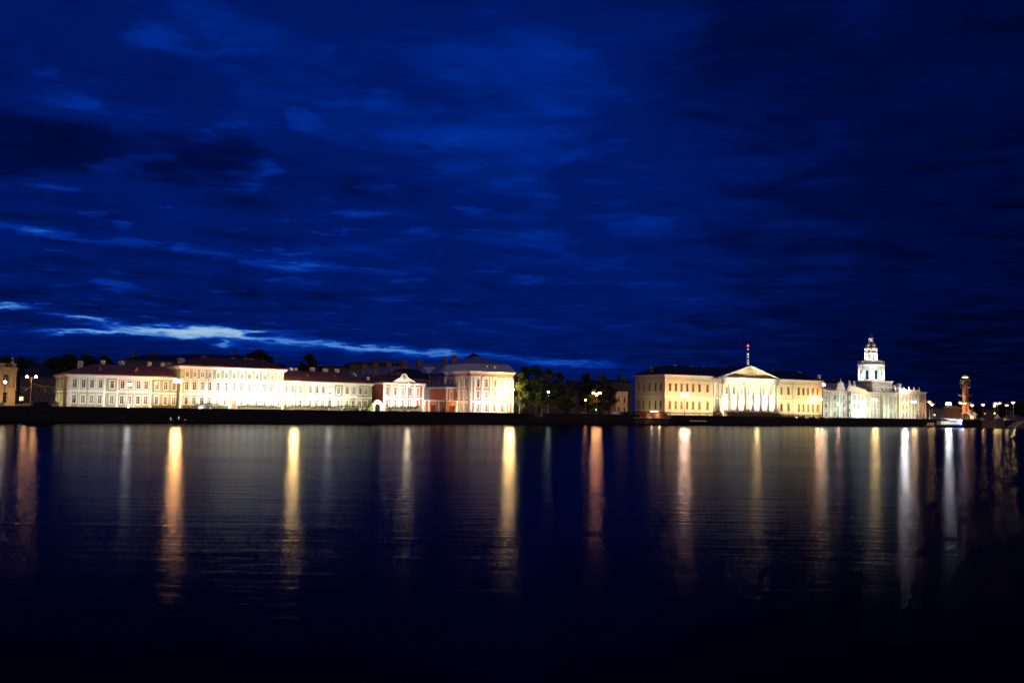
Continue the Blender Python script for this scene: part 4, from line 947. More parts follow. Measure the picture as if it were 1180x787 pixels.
K_ = [(952,4600,(1,.85,.6)),(964,4600,(1,.9,.7)),(975,5500,WHITE),(985,8500,(.92,1,.92)),(995,7000,WHITE),(1005,4200,(1,.92,.7)),(1016,4600,(1,.92,.7)),(1028,4800,(1,.92,.7)),(1040,5200,(1,.92,.68)),(1052,4600,(1,.78,.5))]
names = ['left corner','first pilasters','junction with the projecting bay','middle of the projecting bay','right edge of the projecting bay','recessed centre','narrow projecting bay','bay right of the centre','right wing','right corner']
for (px, pw, c), nm in zip(K_, names): fl(FKm, px, -9, G3, 0, 11, pw*1.0, c, 'small floodlight at the foot of the museum, ' + nm)
for k, (dx, dy, z, pw, tz) in enumerate(((-7.9,-7.9,bz1+1.0,5200,32),(2.5,-8.4,bz1+1.0,4200,32),(-8.4,2.5,bz1+1.0,4200,32))):
    w_ = FKm.w(tx+dx, ty+dy, z); flood(w_, FKm.w(tx, ty, tz), pw*1.4, COOL, 'floodlight on the tower base aimed up the octagon, ' + ['left','middle','right'][k], 130, 'floodlights on the museum tower')
for k in range(4):
    a = math.radians(-138) + (k-1.5)*.75; w_ = FKm.w(tx+(R1-1.)*math.cos(a)*.97, ty+(R1-1.)*math.sin(a)*.97, z3-.4); flood(w_, FKm.w(tx, ty, z5), 3600, WHITE, 'floodlight on the tower balcony, ' + ['far left','inner left','inner right','far right'][k], 120, 'floodlights on the museum tower')
for k, dx in enumerate((-1.6, 1.6)):
    w_ = FKm.w(tx-2.6+dx, ty-2.6-dx, z5+.3); flood(w_, FKm.w(tx, ty, z7), 900, WHITE, 'tiny floodlight at the dome foot, ' + ['left','right'][k], 90, 'floodlights on the museum tower')
# roof side lights that wash the museum attic
w_ = FKm.w(FKm.u(984,-6), -6.5, ZC+.5)
flood(FKm.w(FKm.u(972), -13, G3), FKm.w(FKm.u(978), -2, ZC+2), 9000, WHITE, 'floodlight aimed at the museum attic gable', 60)
w_ = rM.location; F = Frame.px(1057.8, 2.05, 1067, 2.03)
flood(F.w(F.L*.35, -7, G3), F.w(F.L*.3, 0, 10), 2000, (.85,.6,.9), 'mauve floodlight before the narrow end house', 100)
flood(F.w(F.L+1.2, -2.0, G3), F.w(F.L-.2, 0, 10), 1300, (1,.55,.2), 'orange floodlight at the corner of the narrow end house', 80)
FYp = Frame(plan(-60, 4.42), plan(17.2, 4.22))
for px, nm in ((-30,'left'),(-8,'middle'),(10,'right')): flood(FYp.w(FYp.u(px), -6, G3), FYp.w(FYp.u(px), 0, 9), 1250, (1,.66,.32), 'small floodlight before the ochre palace at the view edge, ' + nm, 120)
pt_ = plan(597, 3.02); flood((pt_.x, pt_.y-3, G3), (pt_.x+2, pt_.y+8, 9), 4500, (1,.95,.6), 'small floodlight under the park trees by the pavilion', 110, 'floodlights in the park')
pt_ = plan(622, 3.05); flood((pt_.x, pt_.y-2, G3), (pt_.x+.5, pt_.y+5, 6), 500, (.95,1,.5), 'small floodlight by the lit tree trunk in the park', 90, 'floodlights in the park')
pt_ = plan(712, 2.65); flood((pt_.x+1, pt_.y, G3), (pt_.x+2, pt_.y+9, 8), 500, (1,.85,.5), 'small floodlight before the little pale house', 100, 'floodlights in the park')

for k_, (yy, pw) in enumerate(((22,3800),(34,3000),(50,2500))):
    flood(FE.w(-15, yy, G3), FE.w(0, yy, 12), pw, (1,.85,.75), 'yard floodlight facing the receding college side, ' + ['nearest','middle','farthest'][k_], 120, 'floodlights in the college yard')
for k_, (dx, dy) in enumerate(((-6,-13),(3,-13),(-13,-4))):
    flood(FKm.w(tx+dx, ty+dy, ZC+2.2), FKm.w(tx+dx*.3, ty+dy*.3, 23), 1500, (1,.96,.85), 'roof floodlight washing the tower base, ' + ['left of the middle','right of the middle','inland side'][k_], 120, 'floodlights on the museum tower')
# ================================================================== red beacon column
pc = plan(1112.8, 1.99); s = 1.99
rc = empty('beacon_column', (pc.x, pc.y, 0), -.35, 'tall red beacon column with ship prows and a lit gallery on top', 'column')
Zc = lambda py: HC + (yh(1113)-py)/s
zs = Zc(440.0)
MB().box(-4.4,4.4,-4.4,4.4,G,4.2).box(-3.5,3.5,-3.5,3.5,4.201,6.8).box(-3.8,3.8,-3.8,3.8,6.801,7.1).build('pedestal', MT['granite2'], rc)
MB().lathe([(2.4,7.1),(2.2,7.5),(1.85,7.8),(1.8,12),(1.6,zs),(1.9,zs+.2),(2.0,zs+.5)], 24).build('shaft', MT['redstone'], rc, False)
zg = zs+.51
MB().box(-2.7,2.7,-2.7,2.7,zg,zg+.5).lathe([(1.5,zg+.5),(1.5,zg+1.7)], 16).build('gallery', MT['grey'], rc)
mb = MB()
for k in range(20):
    a = 2*PI*k/20; x, y = max(-2.6,min(2.6,3.4*math.cos(a))), max(-2.6,min(2.6,3.4*math.sin(a))); mb.tube([(x,y,zg+.5),(x,y,zg+1.4)], .05, 4)
for a_, b_ in (((-2.6,-2.6),(2.6,-2.6)),((2.6,-2.6),(2.6,2.6)),((2.6,2.6),(-2.6,2.6)),((-2.6,2.6),(-2.6,-2.6))): mb.tube([(*a_,zg+1.4),(*b_,zg+1.4)], .06, 4)
mb.build('railing', MT['copper'], rc)
MB().lathe([(1.6,zg+1.71),(1.6,zg+2.3)], 16).build('lit_lantern', emat('beacon_light', (1,.62,.25), 3), rc)
mb = MB()
for k in range(3):
    a = 2*PI*k/3+.4; mb.tube([(1.5*math.cos(a),1.5*math.sin(a),zg+2.3),(.7*math.cos(a),.7*math.sin(a),Zc(433.6))], .13, 5)
mb.lathe([(.5,Zc(433.8)),(1.3,Zc(432.9)),(1.4,Zc(432.6)),(1.0,Zc(432.6))], 14); mb.build('tripod_bowl', MT['copper'], rc)
def prow(z, ang, sc_=1.):
    mb = MB(); c = math.cos(ang); s_ = math.sin(ang)
    prof = [(1.6,.55,-.5),(2.3,.5,-.45),(3.0,.3,-.2),(3.6,.05,.35)]
    vs = []
    for x, w_, zl in prof: vs += [(x*sc_,-w_*sc_,.55*sc_),(x*sc_,w_*sc_,.55*sc_),(x*sc_,w_*.3*sc_,zl*sc_),(x*sc_,-w_*.3*sc_,zl*sc_)]
    fs = [(3,2,1,0), tuple(range(12,16))]
    for i in range(3):
        for k in range(4): fs.append((i*4+k, i*4+(k+1)%4, i*4+4+(k+1)%4, i*4+4+k))
    mb.add(vs, fs); mb.tube([(3.3*sc_,0,.5*sc_),(3.7*sc_,0,1.1*sc_),(3.4*sc_,0,1.4*sc_)], .14*sc_, 5)
    o = mb.build('prow', MT['copper'], rc); o.location = (0,0,z); o.rotation_euler = (0,0,ang)
for z, sc_ in ((Zc(441.5),.9),(Zc(446.8),1.),(Zc(456),1.1),(Zc(465),1.2)):
    for k in range(4): prow(z, k*PI/2 + (0 if sc_ in (.9,1.1) else PI/4) , sc_)
for dx, pw in ((-7,2000),(0,2400),(7,2000)):
    flood((pc.x+dx, pc.y-9, G3), (pc.x, pc.y, 15), pw*.6, (1,.48,.27), 'floodlight at the foot of the red column, ' + {-7:'left',0:'middle',7:'right'}[dx], 90, 'floodlights at the red column')
# skin figures -------------------------------------------------
def skin(name, joints, edges, m, parent=None, lv=1):
    me = bpy.data.meshes.new(name); me.from_pydata([j[0] for j in joints], edges, []); o = bpy.data.objects.new(name, me); COL.objects.link(o)
    sk = o.modifiers.new('skin', 'SKIN'); ss = o.modifiers.new('sub', 'SUBSURF'); ss.levels = lv; ss.render_levels = lv
    for i, j in enumerate(joints):
        rr = j[1]; me.skin_vertices[0].data[i].radius = (rr, rr) if not isinstance(rr, tuple) else rr
    me.skin_vertices[0].data[0].use_root = True
    me.materials.append(m)
    if parent: o.parent = parent
    return o
def statue(pos, rz, label, k=1.):
    r = empty('seated_statue', pos, rz, label, 'statue', 'pale stone statues at the column foot')
    MB().box(-1.6*k,1.6*k,-1.6*k,1.6*k,-.05,1.2*k).box(-1.2*k,1.2*k,-.6*k,1.3*k,1.201*k,2.7*k).build('pedestal', MT['granite2'], r)
    J = [((0,0,2.9),.62),((0,.1,3.9),.55),((0,.1,4.9),.62),((0,.05,5.4),.24),((0,0,5.9),.36),((-.5,-1.3,2.9),.42),((-.5,-1.5,1.4),.3),((.5,-1.3,2.9),.42),((.5,-1.6,1.4),.3),((-.9,0,4.8),.26),((-1.2,-.3,3.8),.2),((-.7,-1.,3.3),.16),((.9,0,4.8),.26),((1.3,-.4,4.),.2),((1.5,-1.2,4.3),.15)]
    J = [((a[0]*k,a[1]*k,a[2]*k), q*k) for a, q in J]
    skin('figure', J, [(0,1),(1,2),(2,3),(3,4),(0,5),(5,6),(0,7),(7,8),(2,9),(9,10),(10,11),(2,12),(12,13),(13,14)], MT['palechim'], r)
a_ = plan(1117.5, 2.01); statue((a_.x, a_.y, G), .2, 'pale seated stone statue directly at the right foot of the red column', 1.15)
a_ = plan(1122.5, 2.01); statue((a_.x, a_.y, G), -.3, 'pale seated stone statue further right of the red column', .95)
flood((pc.x+6, pc.y-12, G3), (pc.x+4, pc.y-2, 6), 900, WARM, 'floodlight before the seated statues', 90, 'floodlights at the red column')
# stone pavilion
F = Frame.px(1095.8, 2.03, 1106.9, 2.02); r = F.root('stone_pavilion', 'small square orange lit stone pavilion left of the red column', 'pavilion'); zt = F.z(1101, 470.2)
fh = []; win_row(r, fh, (0,0), (1,0), [F.L*.5], 6.8, 8.4, .9, 'slim', 'sand')
body(r, F, F.L, 5, zt, fh, [], 'amberstone'); cornice(F.L, 5, zt, zt+.5, .35).build('cornice', MT['sand'], r)
hip_roof(-.3, F.L+.3, -.3, 5.3, zt+.51, zt+.9, 1.5, 1.5).build('roof', MT['grey'], r)
flood(F.w(F.L*.5, -6, G3), F.w(F.L*.5, 0, 7), 260, (1,.5,.18), 'floodlight before the small stone pavilion', 90)

# ================================================================== granite pier and curved ramp at the right
i = 9
pa_ = plan(1148, 2.09); pb_ = plan(1157.5, 2.075); F = Frame(pa_, pb_)
r = F.root('granite_pier', 'projecting granite pier lit golden at the right end of the embankment', 'pier')
MB().box(0, F.L, 0, 9, -2, PT-.15).build('block', MT['granite2'], r); MB().box(-.15, F.L+.15, -.15, 9, PT-.149, PT+.1).build('coping', MT['granite2'], r)
flood(F.w(F.L*.4, -5.0, 1.0), F.w(F.L*.4, 0, 2.5), 120, (1,.6,.15), 'golden floodlight on the water side of the granite pier', 120) if False else None
Fr = Frame(plan(1165, 2.075), plan(1190, 2.05))
r = Fr.root('curved_ramp', 'curved granite ramp descending to the water at the right edge', 'ramp')
n_ = 12; mb = MB(); mt = MB()
for k in range(n_):
    t0, t1 = k/n_, (k+1)/n_
    z0_, z1_ = .25+(PT-.1)*math.sin(t0*PI/2)**1.1 *1., .25+(PT-.1)*math.sin(t1*PI/2)**1.1
    x0_, x1_ = Fr.L*.62*t0, Fr.L*.62*t1
    mb.prism_y([(x0_,-2),(x1_,-2),(x1_,z1_-.3),(x0_,z0_-.3)], -2.2, 3); mt.prism_y([(x0_,z0_-.299),(x1_,z1_-.299),(x1_,z1_),(x0_,z0_)], -2.35, -1.9)
mb.box(Fr.L*.62, Fr.L+40, -2.2, 3, -2, PT-.2)
mb.build('ramp_body', MT['granite2'], r); mt.build('ramp_coping', MT['white'], r)

# ================================================================== TV mast
pt_ = at(861.8, 470, 2600.); zt = HC + (yh(862)-396.3)*2600/FPX
r = empty('television_mast', (pt_.x, pt_.y, 0), .3, 'far slender lattice television mast with white lights and a red top light above the academy', 'mast')
def lattice(z0, z1, w0, w1, name):
    mb = MB(); n = max(3, int((z1-z0)/7))
    cs = [(1,1),(-1,1),(-1,-1),(1,-1)]
    for cx_, cy_ in cs: mb.tube([(cx_*w0,cy_*w0,z0),(cx_*w1,cy_*w1,z1)], .45, 4)
    for k in range(n):
        t0, t1 = k/n, (k+1)/n; a = w0+(w1-w0)*t0; b = w0+(w1-w0)*t1; za = z0+(z1-z0)*t0; zb = z0+(z1-z0)*t1
        for j in range(4):
            p, q = cs[j], cs[(j+1)%4]; mb.tube([(p[0]*a,p[1]*a,za),(q[0]*b,q[1]*b,zb)], .3, 3); mb.tube([(q[0]*a,q[1]*a,za),(p[0]*b,p[1]*b,zb)], .3, 3)
    return mb.build(name, MT['steel'], r)
lattice(0, zt*.55, 14, 4.0, 'lattice_base'); lattice(zt*.55, zt*.93, 3.2, 2.0, 'lattice_shaft')
MB().tube([(0,0,zt*.93),(0,0,zt)], .9, 8, .5).build('antenna', MT['steel'], r)
wl_ = emat('mast_white_light', (.85,.93,1), 1.0); rl_ = emat('mast_red_light', (1,.08,.15), 2.2)
for py in (419.5,417.5,415,411.5,409,407.6,402.5):
    z = HC + (yh(862)-py)*2600/FPX; MB().lathe([(2.3,z-1.7),(2.3,z+1.2)], 10).build('white_light_ring', wl_, r)
for py in (397.6, 399.): 
    z = HC + (yh(862)-py)*2600/FPX; MB().lathe([(2.4,z-1.3),(2.4,z+1.0)], 10).build('red_light_ring', rl_, r)
for px, y0_, s_, lb in ((683.5,412,1.6,'thin dark antenna mast above the dark park roofs'),(5,398,2.5,'thin dark mast above the ochre palace at the left'),(14,399,2.5,'second thin dark mast above the ochre palace, taller of the pair'),(246.5,398,2.5,'thin dark aerial above the tall central palace')):
    p = plan(px, s_); h = (yh(px)-y0_)/s_+HC-G; m_ = empty('antenna_mast', (p.x,p.y,G), 0, lb, 'mast', 'thin antenna masts on the skyline')
    MB().tube([(0,0,-.2),(0,0,h)], .16, 5, .06).build('pole', MT['black'], m_); MB().tube([(-.7,0,h*.9),(.7,0,h*.9)], .05, 4).build('crossarm', MT['black'], m_)

# ================================================================== traffic lights
def signal(px, py, s, on, label):
    p = at(px, py, FPX/s); r = empty('traffic_light', (p.x,p.y,G), .1, label, 'traffic light', 'traffic lights on the embankment road'); h = p.z-G
    MB().tube([(0,.2,-.1),(0,.2,h+.6)], .07, 8).build('pole', MT['black'], r); hd = MB().box(-.22,.22,-.16,.16,h-.62,h+.62).build('signal_head', MT['black'], r)
    for k, c in enumerate(((1,.03,.01),(1,.5,.05),(.05,1,.35))):
        lit = k == on
        m = emat('signal_on', c, 60) if lit else MT['black']
        MB().lathe([(.17,0),(.12,.1)], 12).build('signal_lens', m, hd).matrix_local = Matrix.Translation((0,-.165,h+.38-.38*k)) @ Matrix.Rotation(PI/2, 4, 'X')
signal(687, 471.2, 2.78, 2, 'traffic light showing green below the orange three globe lamp')
signal(2, 466.3, 4.35, 2, 'traffic light showing green at the left edge of the view')
signal(1135, 477.4, 1.99, 0, 'traffic light showing red right of the column')
signal(1146, 476.3, 1.985, 1, 'traffic light showing amber near the granite pier')

# ================================================================== boats
def hull(Lh, B, H, m, name='hull', sheer=.25, parent=None):
    n = 12; mb = MB(); vs = []; fs = []
    for i in range(n+1):
        t = i/n; x = (t-.5)*Lh; wd = B/2*(1-max(0,(t-.62)/.38)**2.2)*(1-.12*max(0,(.15-t)/.15)); zt_ = H*(1+sheer*max(0,t-.5)*2)
        vs += [(x,-wd,zt_),(x,-wd*.8,-.35),(x,wd*.8,-.35),(x,wd,zt_)]
    for i in range(n):
        for k in range(4): fs.append((i*4+k, i*4+(k+1)%4, i*4+4+(k+1)%4, i*4+4+k))
    fs += [(3,2,1,0), tuple(range(n*4, n*4+4))]
    mb.add(vs, fs); return mb.build(name, MT[m], parent)
# white and blue passenger boat
p = plan(1095.5, 2.27)
tq = (QP[8]-QP[7]).normalized(); ang = .12
r = empty('passenger_boat', (p.x, p.y, 0), ang, 'white passenger boat with a lit cabin and a blue lit bow moored by the column', 'boat')
LB = 15.5
hull(LB, 4.2, 1.25, 'hull_dark', parent=r)
MB().box(-LB*.46, LB*.30, -1.9, 1.9, 1.2, 1.35).build('deck', MT['hull_white'], r)
cab = MB(); wins = [(.5+k*1.25, 1.4+k*1.25, 1.85, 2.55) for k in range(8)]
panel(cab, (-LB*.42,-1.7), (1,0), 10.6, 1.36, 3.0, wins, .1); cab.quad((-LB*.42,1.7,1.36),(-LB*.42,-1.7,1.36),(-LB*.42,-1.7,3.),(-LB*.42,1.7,3.)); cab.quad((-LB*.42+10.6,-1.7,1.36),(-LB*.42+10.6,1.7,1.36),(-LB*.42+10.6,1.7,3.),(-LB*.42+10.6,-1.7,3.)); cab.quad((-LB*.42+10.6,1.7,1.36),(-LB*.42,1.7,1.36),(-LB*.42,1.7,3.),(-LB*.42+10.6,1.7,3.))
cab = cab.build('cabin', MT['hull_white'], r)
cw, cbl = emat('cabin_light', (1,.9,.7), 1.1), emat('blue_cabin_light', (.25,.3,1), 3.)
for k, (a, b, c, d) in enumerate(wins): MB().quad((-LB*.42+a,-1.61,c),(-LB*.42+b,-1.61,c),(-LB*.42+b,-1.61,d),(-LB*.42+a,-1.61,d)).build('cabin_window', cbl if k > 5 else cw, cab)
MB().box(-LB*.45, LB*.30, -1.95, 1.95, 3.01, 3.15).build('upper_deck', MT['hull_white'], r)
wh = MB().box(-LB*.1, LB*.17, -1.2, 1.2, 3.16, 4.5).build('wheelhouse', MT['hull_white'], r); MB().quad((-LB*.08,-1.21,3.5),(LB*.15,-1.21,3.5),(LB*.15,-1.21,4.2),(-LB*.08,-1.21,4.2)).build('wheelhouse_window', cw, wh)
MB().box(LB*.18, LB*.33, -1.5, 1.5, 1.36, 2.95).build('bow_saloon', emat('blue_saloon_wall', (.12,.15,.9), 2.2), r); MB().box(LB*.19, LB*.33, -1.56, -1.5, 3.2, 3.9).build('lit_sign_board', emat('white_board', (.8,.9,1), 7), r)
mb = MB().tube([(-LB*.44,-1.85,4.1),(LB*.28,-1.85,4.1)], .04, 4)
for k in range(13): x = -LB*.44 + LB*.72*k/12; mb.tube([(x,-1.85,3.15),(x,-1.85,4.1)], .03, 4)
mb.build('railing', MT['steel'], r); MB().tube([(-LB*.3,0,3.1),(-LB*.3,0,6)], .06, 5).build('mast', MT['hull_white'], r)
MB().box(-LB*.45,-LB*.12,-1.6,1.6,4.3,4.38).build('awning', MT['canvas'], r)
light('POINT', r, 700, (.3,.35,1), .3).location = (LB*.3, -3.2, 3.2); light('POINT', r, 420, (1,.92,.8), .3).location = (-LB*.2, -3.2, 4.4)
# small tender left of it
p = plan(1073, 2.24); r = empty('tender_boat', (p.x, p.y, 0), .1, 'small brown wooden boat moored left of the white passenger boat', 'boat')
hull(6.5, 2.2, .8, 'wood', parent=r); MB().box(-1.8,1.2,-.8,.8,.75,2.0).build('cabin', MT['sand'], r); MB().box(-2.,1.4,-.95,.95,2.0,2.1).build('cabin_roof', MT['hull_white'], r)
light('POINT', r, 25, (1,.7,.35), .2).location = (0,-2.2,1.8)
# landing stage
p0_, p1_ = plan(735, 2.86), plan(764.5, 2.76); F = Frame(p0_, p1_); r = F.root('landing_stage', 'brown floating landing stage with a flat roof and gangway before the academy side wall', 'pier')
LL = F.L
MB().box(0, LL, -3, 1.5, -.4, .55).build('pontoon', MT['hull_dark'], r)
MB().box(.2, LL-.2, -2.9, 1.4, .551, 2.6).build('lower_wall', MT['wood'], r)
MB().box(-.3, LL+.5, -3.4, 1.9, 2.601, 2.85).build('promenade_deck', MT['white'], r)
MB().box(3.3, LL-.4, -2.2, 1.2, 2.851, 4.6).build('saloon', MT['terracotta'], r)
MB().box(1.5, LL+.2, -2.8, 1.8, 4.9, 5.15).build('roof', MT['black'], r)
for k in range(8): x = 1.8 + (LL-2)*k/7; MB().box(x-.07, x+.07, -2.7, -2.56, 2.851, 4.899).build('post', MT['sand'], r)
u0 = F.u(742.5); MB().box(u0, F.u(751.5), -2.95, -2.85, 5.16, 5.6).build('lit_sign_board', emat('stage_board', (.8,.9,1), 3), r)
light('POINT', r, 260, (1,.6,.25), .3).location = (LL*.55,-3.6,4.3); light('POINT', r, 160, (1,.6,.25), .3).location = (LL*.2,-4.2,3.7)
# long dark excursion boat
p = (plan(768, 2.76)+plan(817, 2.66))/2; F = Frame(plan(768, 2.78), plan(817, 2.68)); 
r = empty('excursion_boat', (p.x, p.y, 0), F.rz+PI, 'long low dark excursion boat with a faint row of cabin lights, moored before the academy', 'boat'); Lb = F.L
hull(Lb, 4.4, 1.1, 'hull_dark', parent=r, sheer=.5)
cb_ = MB().box(-Lb*.4, Lb*.22, -1.6, 1.6, 1.1, 2.7).build('cabin', MT['hull_dark'], r); MB().box(-Lb*.42, Lb*.25, -1.8, 1.8, 2.7, 2.85).build('cabin_roof', MT['wood'], r)
cd = emat('faint_cabin_light', (1,.6,.3), .12)
for k in range(10):
    x = -Lb*.37 + k*1.05; MB().quad((x+.7,1.61,1.45),(x,1.61,1.45),(x,1.61,1.9),(x+.7,1.61,1.9)).build('cabin_window', cd, cb_)
MB().tube([(Lb*.47,0,1.4),(Lb*.44,0,3.2),(Lb*.36,0,4)], .06, 5).build('bow_rail', MT['hull_white'], r)
# small motor boat by the left quay
def motorboat(px, s, rz, label, Lh=4.2, ls=2.5):
    p = plan(px, s); r = empty('motorboat', (p.x,p.y,0), rz, label, 'boat', None)
    hull(Lh, 1.9, .62, 'hull_dark', parent=r, sheer=.6)
    MB().box(-.5,1.1,-.6,.6,.6,1.0).build('dashboard', MT['hull_dark'], r); MB().add([(.9,-.6,1.),(.9,.6,1.),(.5,.55,1.45),(.5,-.55,1.45)],[(0,1,2,3)]).build('windscreen', MT['glass'], r)
    MB().box(-Lh*.5-.3,-Lh*.5+.1,-.2,.2,0,.95).build('outboard_motor', MT['black'], r); MB().box(-1.9,-1.3,-.7,.7,.55,.8).build('bench_seat', MT['hull_white'], r)
    for x, y, z, c in ((-Lh*.42,0,1.3,(1,.75,.5)),(Lh*.4,-.1,.95,(1,.35,.25)),(.2,-.5,1.6,(1,.8,.6))):
        MB().tube([(x,y,z-.7),(x,y,z-.06)], .02, 4).ball((x,y,z), .09, 8, 6).build('navigation_light', emat('nav_light', c, ls), r)
motorboat(206, 4.32, .25, 'small motorboat close to the embankment below the bright orange lamp', 4.5)

# ================================================================== people and cars on the embankment
def person(px, s, rz, label, top, trousers, extra=0.):
    p = plan(px, s); r = empty('person', (p.x,p.y,G+.12), rz, label, 'person')
    J = [((0,0,.95),.15),((0,0,1.15),.13),((0,0,1.38),.17),((0,-.01,1.5),.07),((0,-.02,1.66),.1),((-.1,0,.85),.1),((-.12,-.03,.48),.07),((-.12,.03,.08),.05),((-.12,-.12,.04),.045),((.1,0,.85),.1),((.12,.06,.48),.07),((.13,.12,.08),.05),((.13,-.02,.04),.045),
         ((-.2,0,1.4),.06),((-.27,.02,1.13),.05),((-.25,-.12,.88),.035),((.2,0,1.4),.06),((.27,.02,1.13),.05),((.25,-.12,.88),.035)]
    b = skin('body', J, [(0,1),(1,2),(2,3),(3,4),(0,5),(5,6),(6,7),(7,8),(0,9),(9,10),(10,11),(11,12),(2,13),(13,14),(14,15),(2,16),(16,17),(17,18)], MT['skin'], r)
    T = [J[0],J[1],J[2],J[13],J[14],((-.255,-.1,.93),.035),J[16],J[17],((.255,-.1,.93),.035)]; T = [(a, q+.022) for a, q in T]
    skin('jacket', T, [(0,1),(1,2),(2,3),(3,4),(4,5),(2,6),(6,7),(7,8)], MT[top], r)
    T = [(J[k][0], J[k][1]+.02) for k in (0,5,6,7,9,10,11)]
    skin('trousers', T, [(0,1),(1,2),(2,3),(0,4),(4,5),(5,6)], MT[trousers], r)
    MB().ball((0,.01,1.735), .1, 10, 8, .85).build('hair', MT['hair'], r, True)
person(671, 2.78, .3, 'pedestrian in white top standing by the parapet left of the green signal', 'cloth_white', 'jeans')
person(675.6, 2.775, -.4, 'pedestrian in pink top beside the one in white', 'cloth_pink', 'cloth_dark')
person(415.2, 3.5, .5, 'pedestrian in dark clothes before the right end of the second palace wing', 'cloth_dark', 'cloth_dark')
for k, (px, lb) in enumerate(((883, 'pedestrian in dark clothes at the parapet before the portico'), (992, 'pedestrian in dark clothes on the embankment before the museum projecting bay'), (1040,'pedestrian in dark clothes on the embankment near the museum right wing'))): person(px, qs(px)*.992, k, lb, 'cloth_dark', 'jeans')
def car(px, y_off, m, label, van=False):
    k = max(i_ for i_ in range(len(QK)-1) if QK[i_][0] <= px); a, b = QP[k], QP[k+1]; t = (b-a).normalized(); n = Vector((-t.y,t.x,0))
    p = plan(px, qs(px)) + n*y_off; r = empty('parked_car', (p.x,p.y,G+.0), math.atan2(t.y,t.x), label, 'car', 'cars on the embankment road')
    H = 2.1 if van else 1.45
    prof = [(-2.2,.35),(2.2,.35),(2.25,.8),(1.3,.95),(.7,H),(-1.4,H),(-2.05,1.0),(-2.25,.9)] if not van else [(-2.4,.35),(2.4,.35),(2.45,1.0),(1.9,1.15),(1.4,H),(-2.35,H),(-2.4,.9)]
    bevel(MB().prism_y(prof, -.85, .85).build('body', MT[m], r), .06, 2)
    z0_, z1_ = (.98, H-.12)
    q = [(1.0,z0_),(.62,z1_),(-1.3,z1_),(-1.75,z0_)] if not van else [(1.5,1.2),(1.2,z1_),(.1,z1_),(.1,1.2)]
    MB().prism_y(list(reversed(q)), -.862, .862).build('side_window', MT['glass'], r)
    for x in (-1.4, 1.4):
        for y in (-.8, .8):
            w_ = MB().lathe([(.33,-.1),(.33,.1)], 14).build('wheel', MT['tyre'], r); w_.matrix_local = Matrix.Translation((x,y,.33)) @ Matrix.Rotation(PI/2,4,'X')
            h_ = MB().lathe([(.18,-.11),(.18,.11)], 10).build('hubcap', MT['steel'], w_)
    for y in (-.6,.6):
        MB().box(2.2,2.27,y-.15,y+.15,.62,.78).build('headlight', MT['hull_white'], r); MB().box(-2.3,-2.2,y-.15,y+.15,.7,.85).build('tail_light', MT['car_red'], r)
car(702, 6, 'car_dark', 'dark car on the embankment road left of the landing stage'); car(723.5, 6, 'car_white', 'white van on the embankment road by the landing stage', True); car(731, 6, 'car_dark', 'dark van just right of the white van by the landing stage', True)
car(1131, 5, 'car_dark', 'dark car below the red traffic light'); car(1143, 5, 'car_white', 'pale car left of the granite pier'); car(1169, 4.5, 'car_white', 'white van at the top of the curved ramp', True)
car(246, 7, 'car_dark', 'dark van on the road before the central palace', True); car(1077, 6, 'car_dark', 'dark car beside the museum end below the lamp pair'); car(60, 7, 'car_dark', 'dark van on the road left of the first palace wing', True)
# tent, kiosks, bench shelters, sign
p = plan(1149.5, 2.03); r = empty('market_tent', (p.x,p.y,G), .1, 'small pointed white tent by the granite pier', 'tent')
MB().add([(-1.2,-1.2,2.0),(1.2,-1.2,2.0),(1.2,1.2,2.0),(-1.2,1.2,2.0),(0,0,4.6)], [(0,1,4),(1,2,4),(2,3,4),(3,0,4)]).build('canopy', MT['canvas'], r)
for x in (-1.15,1.15):
    for y in (-1.15,1.15): MB().tube([(x,y,0),(x,y,2.05)], .04, 5).build('leg', MT['steel'], r)
def shelter(F, p0, p1, y, zt_px, label):
    a, b = F.u(p0, y), F.u(p1, y); zt_ = F.z((p0+p1)/2, zt_px, y); r = empty('bus_shelter', F.w(a, y, G), F.rz, label, 'shelter', 'flat roofed shelters before the palaces'); L = b-a
    MB().box(-.2, L+.2, -.7, .9, zt_-G-.18, zt_-G).build('roof', MT['black'], r)
    for k in range(4): MB().tube([(L*k/3,.7,0),(L*k/3,.7,zt_-G-.19)], .05, 6).build('post', MT['black'], r)
    MB().box(.3,L-.3,.2,.6,.42,.48).build('bench', MT['wood'], r)
shelter(FB, 232.5, 249, -7, 465.0, 'flat roofed shelter before the left half of the central palace')
shelter(FC, 394, 410, -7, 467.2, 'flat roofed shelter before the right end of the second palace wing')
for k, (px, py, w_, lb) in enumerate(((19.5,466,1.2,'small yellowish ticket kiosk beside the ochre palace'),(28,465.3,2.6,'wide low kiosk under the double orange lamp'),(41.5,463.4,1.6,'little kiosk with a pointed roof right of the double orange lamp'),(62.5,463.6,1.3,'small square kiosk at the left foot of the first palace wing'))):
    p = at(px, py, FPX/4.2); r = empty('kiosk', (p.x,p.y,G), 0, lb, 'kiosk', 'kiosks in the gap by the ochre palace'); H = p.z-G
    MB().box(-w_/2,w_/2,0,1.6,-.1,H-.15).build('walls', MT['sand'], r); MB().add([(-w_/2-.15,-.15,H-.149),(w_/2+.15,-.15,H-.149),(w_/2+.15,1.75,H-.149),(-w_/2-.15,1.75,H-.149),(0,.8,H+.25)],[(0,3,2,1),(0,1,4),(1,2,4),(2,3,4),(3,0,4)]).build('roof', MT['grey'], r)
    MB().box(-w_*.3,w_*.3,-.04,-.0,.9,H-.5).build('shutter', MT['white'], r)
p = at(24.6, 459.3, FPX/4.25); r = empty('notice_board', (p.x,p.y,G), 0, 'square pale notice board on a thin post by the ochre palace', 'sign'); h = p.z-G
